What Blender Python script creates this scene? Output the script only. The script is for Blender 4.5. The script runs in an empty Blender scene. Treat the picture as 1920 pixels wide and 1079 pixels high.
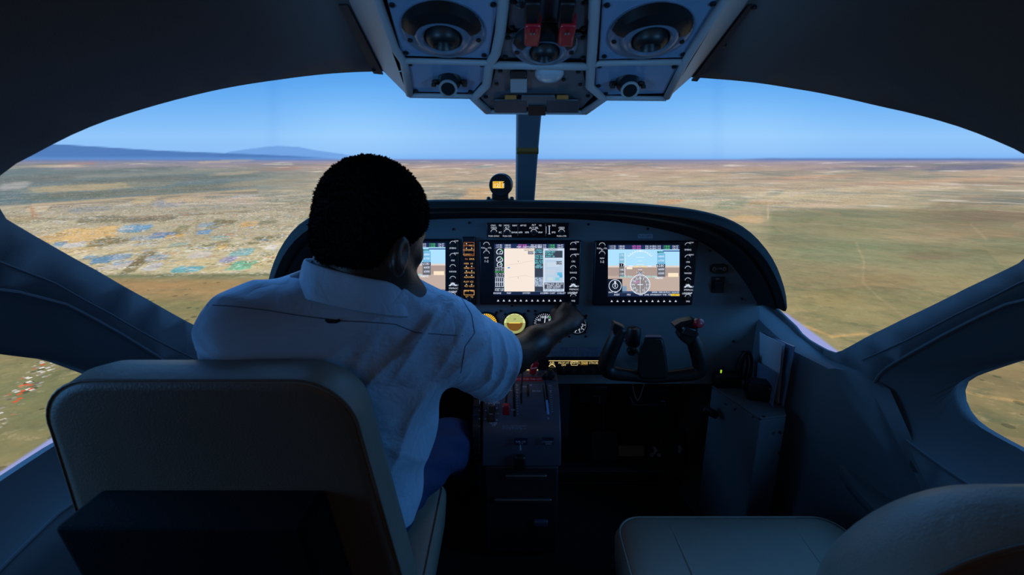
import bpy, bmesh, math, random
import numpy as np
from mathutils import Vector, Matrix
from mathutils.geometry import delaunay_2d_cdt
random.seed(5); RNG = np.random.default_rng(5)
PI = math.pi
SC = bpy.context.scene
COL = SC.collection

# ------------------------------------------------------------------ camera
CAM = Vector((0.0, 0.0, 1.25)); F = 900.0; PITCH = math.radians(15)
cd = bpy.data.cameras.new('camera'); cam = bpy.data.objects.new('camera', cd); COL.objects.link(cam)
cam.location = CAM; cam.rotation_euler = (PI/2-PITCH, 0, 0)
cd.sensor_width = 36; cd.lens = 36*F/1920; cd.clip_start = 0.02; cd.clip_end = 100
cd.dof.use_dof = True; cd.dof.focus_distance = 1.5; cd.dof.aperture_fstop = 5.6
SC.camera = cam
# ------------------------------------------------------------------ world, lamps, exposure
w = bpy.data.worlds.new('world'); SC.world = w; w.use_nodes = True
w.node_tree.nodes['Background'].inputs[0].default_value = (0.10, 0.22, 0.45, 1)
w.node_tree.nodes['Background'].inputs[1].default_value = 0.02
def area(name, loc, rot, size, power, col):
    l = bpy.data.lights.new(name, 'AREA'); l.energy = power; l.color = col; l.shape = 'RECTANGLE'; l.size = size[0]; l.size_y = size[1]
    o = bpy.data.objects.new(name, l); COL.objects.link(o); o.location = loc; o.rotation_euler = rot
    return o
# added blue fill lamps boosting the screen's light into the cabin
area('screen_fill_front', (0.05, 2.3, 2.35), (math.radians(-52), 0, 0), (2.4, 0.8), 22, (0.14, 0.45, 1.0))
area('screen_fill_left', (-2.1, 0.35, 1.45), (0, math.radians(-80), 0), (1.2, 1.6), 44, (0.10, 0.42, 1.0))
area('screen_fill_right', (2.2, 0.35, 1.45), (0, math.radians(80), 0), (1.2, 1.6), 32, (0.10, 0.42, 1.0))
area('aft_warm_fill', (-0.1, -0.6, 1.45), (math.radians(66), 0, 0), (0.9, 0.3), 0.42, (1.0, 0.74, 0.56))  # added warm fill behind the camera, tints the seat backs
def spot(name, loc, target, power, col, cone):
    l = bpy.data.lights.new(name, 'SPOT'); l.energy = power; l.color = col; l.spot_size = math.radians(cone); l.spot_blend = .6; l.shadow_soft_size = .12
    o = bpy.data.objects.new(name, l); COL.objects.link(o); o.location = loc; o.rotation_euler = (Vector(target)-Vector(loc)).to_track_quat('-Z', 'Y').to_euler()
    return o
# two added blue fill spots, aimed from aft to brighten the overhead console
spot('console_fill_left', (-.72, -.15, .98), (-.02, .84, 1.42), 19, (.16, .48, 1.0), 34)
spot('console_fill_right', (.80, -.15, .98), (.14, .84, 1.42), 18, (.16, .48, 1.0), 34)
lp_ = bpy.data.lights.new('quadrant_warm_fill', 'POINT'); lp_.energy = .035; lp_.color = (1.0, .42, .14); lp_.shadow_soft_size = .01  # added point light standing in for the glow of the amber legends
lo_ = bpy.data.objects.new('quadrant_warm_fill', lp_); COL.objects.link(lo_); lo_.location = (-.055, 1.27, .68)
SC.view_settings.view_transform = 'Standard'; SC.view_settings.look = 'None'
SC.view_settings.gamma = 1; SC.view_settings.use_curve_mapping = False; SC.view_settings.exposure = 0.0

# ------------------------------------------------------------------ helpers
def lin(c):
    return tuple(((x/255)/12.92 if x <= 10.3 else ((x/255+.055)/1.055)**2.4) for x in c)
def ray(px, py):
    dx = px-960; dy = 539.5-py; c, s = math.cos(PITCH), math.sin(PITCH)
    return Vector((dx, F*c+dy*s, -F*s+dy*c))
def PY(px, py, Y):
    r = ray(px, py); return CAM + r*(Y/r.y)
def PZ(px, py, z):
    r = ray(px, py); return CAM + r*((z-CAM.z)/r.z)
MATS = {}
def mat(name, col, rough=.5, metal=0., emit=0., bump=0., bscale=200., var=0., vscale=20., spec=.5, sheen=0, coat=0, stretch=None):
    if name in MATS: return MATS[name]
    m = bpy.data.materials.new(name); m.use_nodes = True; nt = m.node_tree; b = nt.nodes['Principled BSDF']
    c = (*lin(col), 1)
    b.inputs['Base Color'].default_value = c; b.inputs['Roughness'].default_value = rough; b.inputs['Metallic'].default_value = metal
    b.inputs['Specular IOR Level'].default_value = spec
    if sheen: b.inputs['Sheen Weight'].default_value = sheen
    if coat: b.inputs['Coat Weight'].default_value = coat
    if emit: b.inputs['Emission Color'].default_value = c; b.inputs['Emission Strength'].default_value = emit
    tc = nt.nodes.new('ShaderNodeTexCoord'); vec = tc.outputs['Object']
    if stretch:
        mp = nt.nodes.new('ShaderNodeMapping'); mp.inputs['Scale'].default_value = stretch; nt.links.new(vec, mp.inputs[0]); vec = mp.outputs[0]
    if var:
        n = nt.nodes.new('ShaderNodeTexNoise'); n.inputs['Scale'].default_value = vscale; n.inputs['Detail'].default_value = 6
        r = nt.nodes.new('ShaderNodeMapRange'); r.inputs['To Min'].default_value = 1-var; r.inputs['To Max'].default_value = 1+var
        x = nt.nodes.new('ShaderNodeMix'); x.data_type = 'RGBA'; x.blend_type = 'MULTIPLY'; x.inputs[0].default_value = 1; x.inputs[6].default_value = c
        nt.links.new(vec, n.inputs['Vector']); nt.links.new(n.outputs['Fac'], r.inputs['Value']); nt.links.new(r.outputs[0], x.inputs[7]); nt.links.new(x.outputs[2], b.inputs['Base Color'])
    if bump:
        n = nt.nodes.new('ShaderNodeTexNoise'); n.inputs['Scale'].default_value = bscale; n.inputs['Detail'].default_value = 4
        bp = nt.nodes.new('ShaderNodeBump'); bp.inputs['Strength'].default_value = bump; bp.inputs['Distance'].default_value = .002
        nt.links.new(vec, n.inputs['Vector']); nt.links.new(n.outputs['Fac'], bp.inputs['Height']); nt.links.new(bp.outputs[0], b.inputs['Normal'])
    MATS[name] = m; return m
def paintmat(name, strength=0, rough=.4):
    m = bpy.data.materials.new(name); m.use_nodes = True; nt = m.node_tree; b = nt.nodes['Principled BSDF']
    a = nt.nodes.new('ShaderNodeVertexColor'); a.layer_name = 'Col'
    if strength:
        b.inputs['Base Color'].default_value = (.01, .01, .01, 1); nt.links.new(a.outputs[0], b.inputs['Emission Color']); b.inputs['Emission Strength'].default_value = strength
    else: nt.links.new(a.outputs[0], b.inputs['Base Color'])
    b.inputs['Roughness'].default_value = rough
    return m
LIT = paintmat('backlit_picture', 1.12); LITDIM = paintmat('backlit_legend', .8); PRINT = paintmat('printed_legend')

def link(name, me, m=None, parent=None, smooth=False, bevel=0, seg=2):
    o = bpy.data.objects.new(name, me); COL.objects.link(o)
    if m: me.materials.append(m)
    if parent: o.parent = parent; o.matrix_parent_inverse = Matrix.Translation(-Vector(parent.location)) if tuple(parent.location) != (0, 0, 0) else Matrix()
    if smooth is True: me.shade_smooth()
    elif smooth: 
        me.shade_smooth(); me.set_sharp_from_angle(angle=math.radians(smooth))
    if bevel:
        b = o.modifiers.new('bevel', 'BEVEL'); b.width = bevel; b.segments = seg; b.limit_method = 'ANGLE'; b.angle_limit = math.radians(35)
    return o
def tag(o, label=None, cat=None, group=None, kind=None):
    if label: o['label'] = label
    if cat: o['category'] = cat
    if group: o['group'] = group
    if kind: o['kind'] = kind
    return o
def thing(name, label, cat, loc, group=None):
    o = bpy.data.objects.new(name, None); COL.objects.link(o); o.location = loc; o.empty_display_size = .02
    return tag(o, label, cat, group)

class MB:
    def __init__(s): s.v = []; s.f = []
    def add(s, vs, fs):
        k = len(s.v); s.v += [tuple(v) for v in vs]; s.f += [tuple(i+k for i in f) for f in fs]; return s
    def box(s, c, d, rot=None):
        c = Vector(c); h = Vector(d)/2; vs = []
        for x in (-1, 1):
            for y in (-1, 1):
                for z in (-1, 1):
                    p = Vector((x*h.x, y*h.y, z*h.z)); vs.append(c+(rot @ p if rot else p))
        return s.add(vs, [(0,1,3,2),(4,6,7,5),(0,4,5,1),(2,3,7,6),(0,2,6,4),(1,5,7,3)])
    def loft(s, rings, cap=True, closed=True):
        k = len(s.v); n = len(rings[0])
        for r in rings: s.v += [tuple(p) for p in r]
        m = n if closed else n-1
        for i in range(len(rings)-1):
            for j in range(m):
                a = k+i*n+j; b = k+i*n+(j+1) % n
                s.f.append((a, b, b+n, a+n))
        if cap:
            s.f.append(tuple(k+n-1-j for j in range(n))); e = k+(len(rings)-1)*n; s.f.append(tuple(e+j for j in range(n)))
        return s
    def lathe(s, c, axis, prof, n=24, cap=True):
        q = Vector(axis).normalized().to_track_quat('Z', 'Y'); c = Vector(c)
        return s.loft([[c + q @ Vector((r*math.cos(2*PI*j/n), r*math.sin(2*PI*j/n), h)) for j in range(n)] for r, h in prof], cap)
    def cyl(s, c, axis, r, h, n=20): return s.lathe(c, axis, [(r, 0), (r, h)], n)
    def tube(s, pts, rad, n=10, cap=True, flat=1.0, upv=None):
        pts = [Vector(p) for p in pts]; R = rad if isinstance(rad, (list, tuple)) else [rad]*len(pts); rings = []; u = None
        for i, p in enumerate(pts):
            t = (pts[min(i+1, len(pts)-1)]-pts[max(i-1, 0)]).normalized()
            if u is None:
                u = Vector(upv) if upv else (Vector((0, 0, 1)) if abs(t.z) < .9 else Vector((0, 1, 0)))
            u = (u-t*u.dot(t)).normalized(); v = t.cross(u)
            rings.append([p+u*R[i]*math.cos(2*PI*j/n)+v*R[i]*flat*math.sin(2*PI*j/n) for j in range(n)])
        return s.loft(rings, cap)
    def prism(s, pts, off):
        off = Vector(off); a = [Vector(p) for p in pts]; return s.loft([a, [p+off for p in a]])
    def build(s, name, m, parent=None, smooth=40, bevel=0, seg=2):
        me = bpy.data.meshes.new(name); me.from_pydata(s.v, [], s.f); me.validate()
        bm = bmesh.new(); bm.from_mesh(me); bmesh.ops.recalc_face_normals(bm, faces=bm.faces); bm.to_mesh(me); bm.free()
        return link(name, me, m, parent, smooth, bevel, seg)

_tc = {}
def glyphs(s):
    if s in _tc: return _tc[s]
    cu = bpy.data.curves.new('t', 'FONT'); cu.body = s; cu.align_x = 'CENTER'; cu.resolution_u = 2
    ob = bpy.data.objects.new('t', cu); me = bpy.data.meshes.new_from_object(ob)
    r = ([(v.co.x, v.co.y) for v in me.vertices], [tuple(p.vertices) for p in me.polygons])
    bpy.data.objects.remove(ob); bpy.data.curves.remove(cu); bpy.data.meshes.remove(me)
    _tc[s] = r; return r
class Canvas:
    """flat coloured marks on a surface; m(px, py, off) gives the point on it"""
    def __init__(s, m): s.m = m; s.v = []; s.f = []; s.c = []
    def raw(s, pts, faces, col, l):
        k = len(s.v); s.v += [tuple(s.m(x, y, .0004+.00015*l)) for x, y in pts]
        for f in faces: s.f.append(tuple(i+k for i in f)); s.c.append((*lin(col), 1))
    def poly(s, pts, col, l=0): s.raw(pts, [tuple(range(len(pts)))], col, l)
    def rect(s, x0, y0, x1, y1, col, l=0): s.poly([(x0,y0),(x1,y0),(x1,y1),(x0,y1)], col, l)
    def line(s, x0, y0, x1, y1, w, col, l=1):
        d = math.hypot(x1-x0, y1-y0) or 1; nx = -(y1-y0)/d*w/2; ny = (x1-x0)/d*w/2
        s.poly([(x0+nx,y0+ny),(x1+nx,y1+ny),(x1-nx,y1-ny),(x0-nx,y0-ny)], col, l)
    def arc(s, cx, cy, r, w, a0, a1, col, l=1, n=16, sq=1):
        P = []; 
        for i in range(n+1):
            a = math.radians(a0+(a1-a0)*i/n)
            P += [(cx+(r-w/2)*math.cos(a), cy-(r-w/2)*math.sin(a)*sq), (cx+(r+w/2)*math.cos(a), cy-(r+w/2)*math.sin(a)*sq)]
        s.raw(P, [(2*i, 2*i+1, 2*i+3, 2*i+2) for i in range(n)], col, l)
    def disc(s, cx, cy, r, col, l=0, n=24): s.poly([(cx+r*math.cos(2*PI*i/n), cy+r*math.sin(2*PI*i/n)) for i in range(n)], col, l)
    def frame(s, x0, y0, x1, y1, w, col, l=1):
        s.line(x0,y0,x1,y0,w,col,l); s.line(x0,y1,x1,y1,w,col,l); s.line(x0,y0,x0,y1,w,col,l); s.line(x1,y0,x1,y1,w,col,l)
    def text(s, t, x, y, h, col, l=2, wide=1.0):
        v, f = glyphs(t); s.raw([(x+a*h*1.4*wide, y-b*h*1.4+h*.5) for a, b in v], f, col, l)
    def build(s, name, m, parent, label=None):
        me = bpy.data.meshes.new(name); me.from_pydata(s.v, [], s.f)
        ca = me.color_attributes.new('Col', 'FLOAT_COLOR', 'CORNER'); arr = []
        for f, c in zip(s.f, s.c): arr += list(c)*len(f)
        ca.data.foreach_set('color', arr)
        o = link(name, me, m, parent)
        if label: o['label'] = label
        return o
YP = 1.37
def onpanel(px, py, off=0): return PY(px, py, YP-off)
def at_off(base): return lambda px, py, off=0: PY(px, py, YP-base-off)
PXM = YP/870

# ------------------------------------------------------------------ materials
M_lin = mat('liner_paint', (94, 102, 108), .75, bump=.25, bscale=400, var=.05)
M_roof = mat('headliner_cloth', (104, 104, 104), .9, bump=.4, bscale=600, var=.06)
M_panel = mat('panel_paint', (104, 112, 116), .6, bump=.3, bscale=500, var=.04)
M_black = mat('black_plastic', (13, 14, 16), .45)
M_soft = mat('black_padding', (12, 13, 15), .75, bump=.3, bscale=500)
M_bez = mat('bezel_plastic', (16, 18, 26), .35)
M_knob = mat('knob_plastic', (26, 27, 33), .4)
M_steel = mat('steel', (120, 125, 130), .35, metal=.9)
M_alu = mat('console_plate', (128, 150, 176), .36, metal=.2, bump=.15, bscale=300)
M_rim = mat('console_frame_paint', (158, 160, 162), .5, var=.05)
M_leather = mat('seat_leather', (142, 134, 122), .42, bump=.35, bscale=350, var=.06)
M_leatherback = mat('seat_back_leather', (104, 84, 70), .5, bump=.35, bscale=350, var=.06)
M_carpet = mat('dark_carpet', (30, 32, 36), .95, bump=.8, bscale=300)
M_red = mat('red_plastic', (170, 18, 34), .35, coat=.3)
M_dark = mat('dark_metal_paint', (30, 35, 44), .5, var=.1)
M_quad = mat('quadrant_paint', (74, 74, 86), .4, bump=.1)
M_paper = mat('paper', (200, 205, 215), .7)
M_skin = mat('skin', (58, 36, 28), .42, bump=.25, bscale=250, var=.1)
M_hair = mat('black_hair', (7, 6, 7), .95, bump=1, bscale=420, spec=.15)
M_shirt = mat('shirt_cloth', (172, 198, 222), .8, bump=.45, bscale=260, var=.05, vscale=60, sheen=.25, stretch=(1, 1, 2.2))
M_jeans = mat('denim', (38, 58, 100), .85, bump=.5, bscale=500, var=.12)

def wrinkle(m, scale, dist):
    nt = m.node_tree; b = nt.nodes['Principled BSDF']; old = b.inputs['Normal'].links[0].from_socket
    tc = nt.nodes.new('ShaderNodeTexCoord'); n = nt.nodes.new('ShaderNodeTexNoise'); n.inputs['Scale'].default_value = scale; n.inputs['Detail'].default_value = 4; n.inputs['Distortion'].default_value = .5
    a = nt.nodes.new('ShaderNodeMath'); a.operation = 'SUBTRACT'; a.inputs[1].default_value = .5; c = nt.nodes.new('ShaderNodeMath'); c.operation = 'ABSOLUTE'
    bp = nt.nodes.new('ShaderNodeBump'); bp.inputs['Strength'].default_value = .75; bp.inputs['Distance'].default_value = dist
    nt.links.new(tc.outputs['Object'], n.inputs['Vector']); nt.links.new(n.outputs['Fac'], a.inputs[0]); nt.links.new(a.outputs[0], c.inputs[0]); nt.links.new(c.outputs[0], bp.inputs['Height']); nt.links.new(old, bp.inputs['Normal']); nt.links.new(bp.outputs[0], b.inputs['Normal'])
wrinkle(M_shirt, 7.5, .030); wrinkle(M_jeans, 12, .02); wrinkle(M_leather, 16, .004)

# ------------------------------------------------------------------ the fuselage surface
XC, ZC = .045, .80
def ipf(xs, ys):
    xs = np.array(xs, float); ys = np.array(ys, float); k = np.ones(9)/9
    gx = np.linspace(xs[0]-.5, xs[-1]+.5, 600); gy = np.interp(gx, xs, ys); gy = np.convolve(np.pad(gy, 20, mode='edge'), np.ones(31)/31, 'same')[20:-20]
    return lambda t: float(np.interp(t, gx, gy))
A_ = ipf([-1, .8, 1.2, 1.45, 1.75, 1.95], [.90, .90, .85, .78, .64, .52])
T_ = ipf([-1, .5, .95, 1.2, 1.45, 1.7, 1.95], [1.60, 1.58, 1.52, 1.46, 1.30, 1.08, .88])
FLOOR = .12
def S(Y, ph, off=0):
    a = A_(Y)+off; c, s = math.cos(ph), math.sin(ph)
    if s >= 0: b = T_(Y)-ZC+off; n = 2.6
    else: b = ZC-FLOOR+.05; n = 4.0
    r = 1/((abs(c)/a)**n+(abs(s)/b)**n)**(1/n)
    return Vector((XC+r*c, Y, ZC+r*s))
def hitS(px, py, off=0):
    r = ray(px, py); r = r/r.y
    def g(Y):
        p = CAM+r*Y; ph = math.atan2(p.z-ZC, p.x-XC); q = S(Y, ph, off)
        return math.hypot(p.x-XC, p.z-ZC)-math.hypot(q.x-XC, q.z-ZC)
    lo = .05; 
    Y = .05
    while g(Y) < 0 and Y < 2.2: Y += .01
    lo, hi = Y-.01, Y
    for _ in range(30):
        m = (lo+hi)/2
        if g(m) < 0: lo = m
        else: hi = m
    p = CAM+r*lo; ph = math.atan2(p.z-ZC, p.x-XC)
    return (lo, ph+2*PI if ph < -PI/2-.2 else ph)
def phi_at(Y, z, off=0, side=1):
    lo, hi = -1.4, 1.5
    for _ in range(40):
        m = (lo+hi)/2
        if S(Y, m, off).z < z: lo = m
        else: hi = m
    return lo if side > 0 else PI-lo
def resample(P, n, closed=False):
    P = [np.array(p, float) for p in P]
    if closed: P = P+[P[0]]
    P = np.array(P); d = np.r_[0, np.cumsum(np.linalg.norm(np.diff(P, axis=0), axis=1))]
    t = np.linspace(0, d[-1], n+1)[:-1] if closed else np.linspace(0, d[-1], n)
    return np.stack([np.interp(t, d, P[:, k]) for k in range(P.shape[1])], 1)
def chaikin(P, it=2, closed=True):
    P = [np.array(p, float) for p in P]
    for _ in range(it):
        Q = [] if closed else [P[0]]
        for i in range(len(P) if closed else len(P)-1):
            a, b = P[i], P[(i+1) % len(P)]; Q += [.75*a+.25*b, .25*a+.75*b]
        if not closed: Q.append(P[-1])
        P = Q
    return P
arch_l = [(0,316),(40,296),(78,276),(156,237),(272,199),(389,169),(545,145),(716,133)]
arch_r = [(1300,145),(1452,158),(1569,177),(1647,195),(1725,212),(1803,234),(1873,261),(1920,282)]
archYP = [hitS(*p) for p in arch_l]+[hitS(840,128), hitS(985,126), hitS(1150,133)]+[hitS(*p) for p in arch_r]
archYP = [tuple(p) for p in chaikin(archYP, 2, False)]
tipL = (.73, phi_at(.73, 1.205, side=-1)); tipR = (.74, phi_at(.74, 1.20))
pilR = [hitS(*p) for p in [(1920,490),(1820,538),(1700,597),(1630,631),(1577,660)]]
pilL = [hitS(*p) for p in [(0,405),(90,458),(180,508),(280,565),(365,612),(400,636)]]
bsR = [hitS(*p) for p in [(1562,663),(1534,648),(1507,632),(1493,613),(1470,592),(1453,574)]]
base = bsR+[(1.48, phi_at(1.48, .85)), (1.58, phi_at(1.58, .92)), (1.68, phi_at(1.68, 1.0)), (1.73, .5*PI), (1.68, phi_at(1.68, 1.0, side=-1)), (1.58, phi_at(1.58, .92, side=-1)), (1.48, phi_at(1.48, .85, side=-1))]+[(y, PI-p) for y, p in bsR[::-1]]
wind = [tipL]+archYP+[tipR]+pilR+base+pilL[::-1]
wind = resample([(y, p) for y, p in wind], 260, True)
fo = [hitS(*p) for p in [(1920,975),(1850,930),(1760,870),(1670,803),(1642,762),(1636,730),(1650,700),(1700,668),(1800,612),(1920,555)]]
fo += [(.62, phi_at(.62, 1.10)), (.45, phi_at(.45, 1.14)), (.20, phi_at(.20, 1.14)), (.08, phi_at(.08, 1.05)), (.08, phi_at(.08, .68)), (.20, phi_at(.20, .56)), (.5, phi_at(.5, .56))]
fo = resample(chaikin(fo, 1), 90, True)
OFFW = .085
fi = [hitS(px, py, OFFW) for px, py in [(1920,847),(1863,817),(1817,789),(1798,759),(1793,735),(1797,717),(1812,706),(1863,689),(1920,671)]]
fi += [(.60, phi_at(.60, 1.02, OFFW)), (.45, phi_at(.45, 1.05, OFFW)), (.24, phi_at(.24, 1.05, OFFW)), (.15, phi_at(.15, .98, OFFW)), (.15, phi_at(.15, .74, OFFW)), (.24, phi_at(.24, .66, OFFW)), (.5, phi_at(.5, .66, OFFW))]
fi = resample(chaikin(fi, 1), 90, True)
def mir(L): return np.array([(y, PI-p) for y, p in L])
def inside(poly, x, y):
    n = len(poly); c = False; j = n-1
    for i in range(n):
        xi, yi = poly[i]; xj, yj = poly[j]
        if (yi > y) != (yj > y) and x < (xj-xi)*(y-yi)/(yj-yi)+xi: c = not c
        j = i
    return c
def build_shell():
    SP = .43   # angle where the walls meet the headliner
    P0, P1 = -1.05, PI+1.05
    Y0, Y1 = -.9, 1.78
    verts = []; edges = []
    def loop(L, closed=True):
        k = len(verts); n = len(L); verts.extend([Vector((float(a), float(b))) for a, b in L])
        edges.extend([(k+i, k+(i+1) % n) for i in range(n if closed else n-1)])
    out = resample([(Y0, P0), (Y1, P0), (Y1, P1), (Y0, P1)], 260, True)
    loop(out); loop(wind); loop(fo); loop(mir(fo))
    for ph, t in ((SP, tipR), (PI-SP, tipL)):
        loop([(Y0, ph), (-.4, ph), (.0, ph), (.4, ph), (.62, ph*.4+t[1]*.6), (t[0]-.001, t[1])], False)
    wl = [tuple(p) for p in wind]
    for a in np.arange(Y0+.06, Y1, .07):
        for b in np.arange(P0+.06, P1, .07):
            verts.append(Vector((float(a), float(b)+.001)))
    v, e, f, *_ = delaunay_2d_cdt(verts, edges, [], 0, 1e-5)
    fol, mol = [tuple(p) for p in fo], [tuple(p) for p in mir(fo)]
    parts = {'ceiling': [], 'wall_left': [], 'wall_right': []}
    def sep(y, t): return SP if y < .4 else (SP+(t-SP)*min(1, (y-.4)/.33))
    for t in f:
        y = sum(v[i][0] for i in t)/3; p = sum(v[i][1] for i in t)/3
        if inside(wl, y, p) or inside(fol, y, p) or inside(mol, y, p): continue
        # forward of the windscreen opening the boundary is its own edge
        if y > .74 and SP < p < PI-SP and y > 1.3: key = 'wall_right' if p < PI/2 else 'wall_left'
        elif p < sep(y, tipR[1]): key = 'wall_right'
        elif p > PI-sep(y, PI-tipL[1]): key = 'wall_left'
        else: key = 'ceiling'
        parts[key].append(t)
    for key, tr in parts.items():
        used = sorted({i for t in tr for i in t}); ix = {a: k for k, a in enumerate(used)}
        me = bpy.data.meshes.new(key)
        me.from_pydata([S(v[i][0], v[i][1]) for i in used], [], [tuple(ix[i] for i in t) for t in tr])
        o = link(key, me, M_roof if key == 'ceiling' else M_lin, None, True)
        sm = o.modifiers.new('solid', 'SOLIDIFY'); sm.thickness = .010; sm.offset = 0
        tag(o, kind='structure')
build_shell()
# deep reveals round the side windows
for nm, a, b in (('window_1', mir(fo), mir(fi)), ('window_2', fo, fi)):
    mb = MB(); rings = []
    for k, t in enumerate((0, .12, .5, .9, 1.0)):
        rings.append([S(ya*(1-t)+yb*t, pa*(1-t)+pb*t, OFFW*(t**.8)) for (ya, pa), (yb, pb) in zip(a, b)])
    rings.append([S(yb, pb, OFFW+.02) for yb, pb in b])
    mb.loft(rings, cap=False); o = mb.build(nm, M_lin, smooth=50); tag(o, kind='structure')
    # moulded bead that follows the reveal, and the ridge line along the pillar
    bd = MB(); bd.tube([S(y, p, -.004) for y, p in list(a)+[a[0]]], .0035, 6, cap=False); bd.build('bead', M_lin, o)
for sgn, nm in ((1, 'trim_1'), (-1, 'trim_2')):
    pts = [(1920,528),(1800,588),(1700,640),(1620,676)]
    L = [hitS(*p) for p in pts]
    L = [(.62, phi_at(.62, 1.17)), (.74, (phi_at(.74, 1.10)))]+L
    L = resample(L, 30); mb = MB(); mb.tube([S(y, p if sgn > 0 else PI-p, -.006) for y, p in L], [.001]+[.002]*28+[.001], 6)
    tag(mb.build(nm, M_lin), kind='structure')
# centre post of the windscreen
mb = MB(); rings = []
for t in np.linspace(0, 1, 12):
    Y = 1.18+(1.74-1.18)*t; c = S(Y, PI/2); hw = .031-.002*t
    rings.append([c+Vector((-hw, 0, -.028)), c+Vector((hw, 0, -.028)), c+Vector((hw+.004, .01, .01)), c+Vector((-hw-.004, .01, .01))])
mb.loft(rings); o = mb.build('trim_3', M_lin, bevel=.004); tag(o, kind='structure')
o2 = MB().box(S(hitS(992,262)[0], PI/2)+Vector((0, -.004, -.030)), (.062, .012, .016), Matrix.Rotation(-.6, 3, 'X')).build('brass_clip', mat('brass', (170, 120, 60), .5, metal=.6), o); o2['label'] = 'dull gold band on the post'
# floor, rear and front bulkheads
mb = MB(); mb.box((XC, .45, FLOOR-.02), (1.9, 2.9, .04)); tag(mb.build('floor', M_carpet), kind='structure')
mb = MB(); mb.box((XC, -.92, .86), (1.9, .03, 1.56)); tag(mb.build('wall_back', M_dark), kind='structure')
mb = MB(); mb.box((XC, 1.80, .50), (1.5, .03, .96)); tag(mb.build('wall_front', M_dark), kind='structure')

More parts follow.
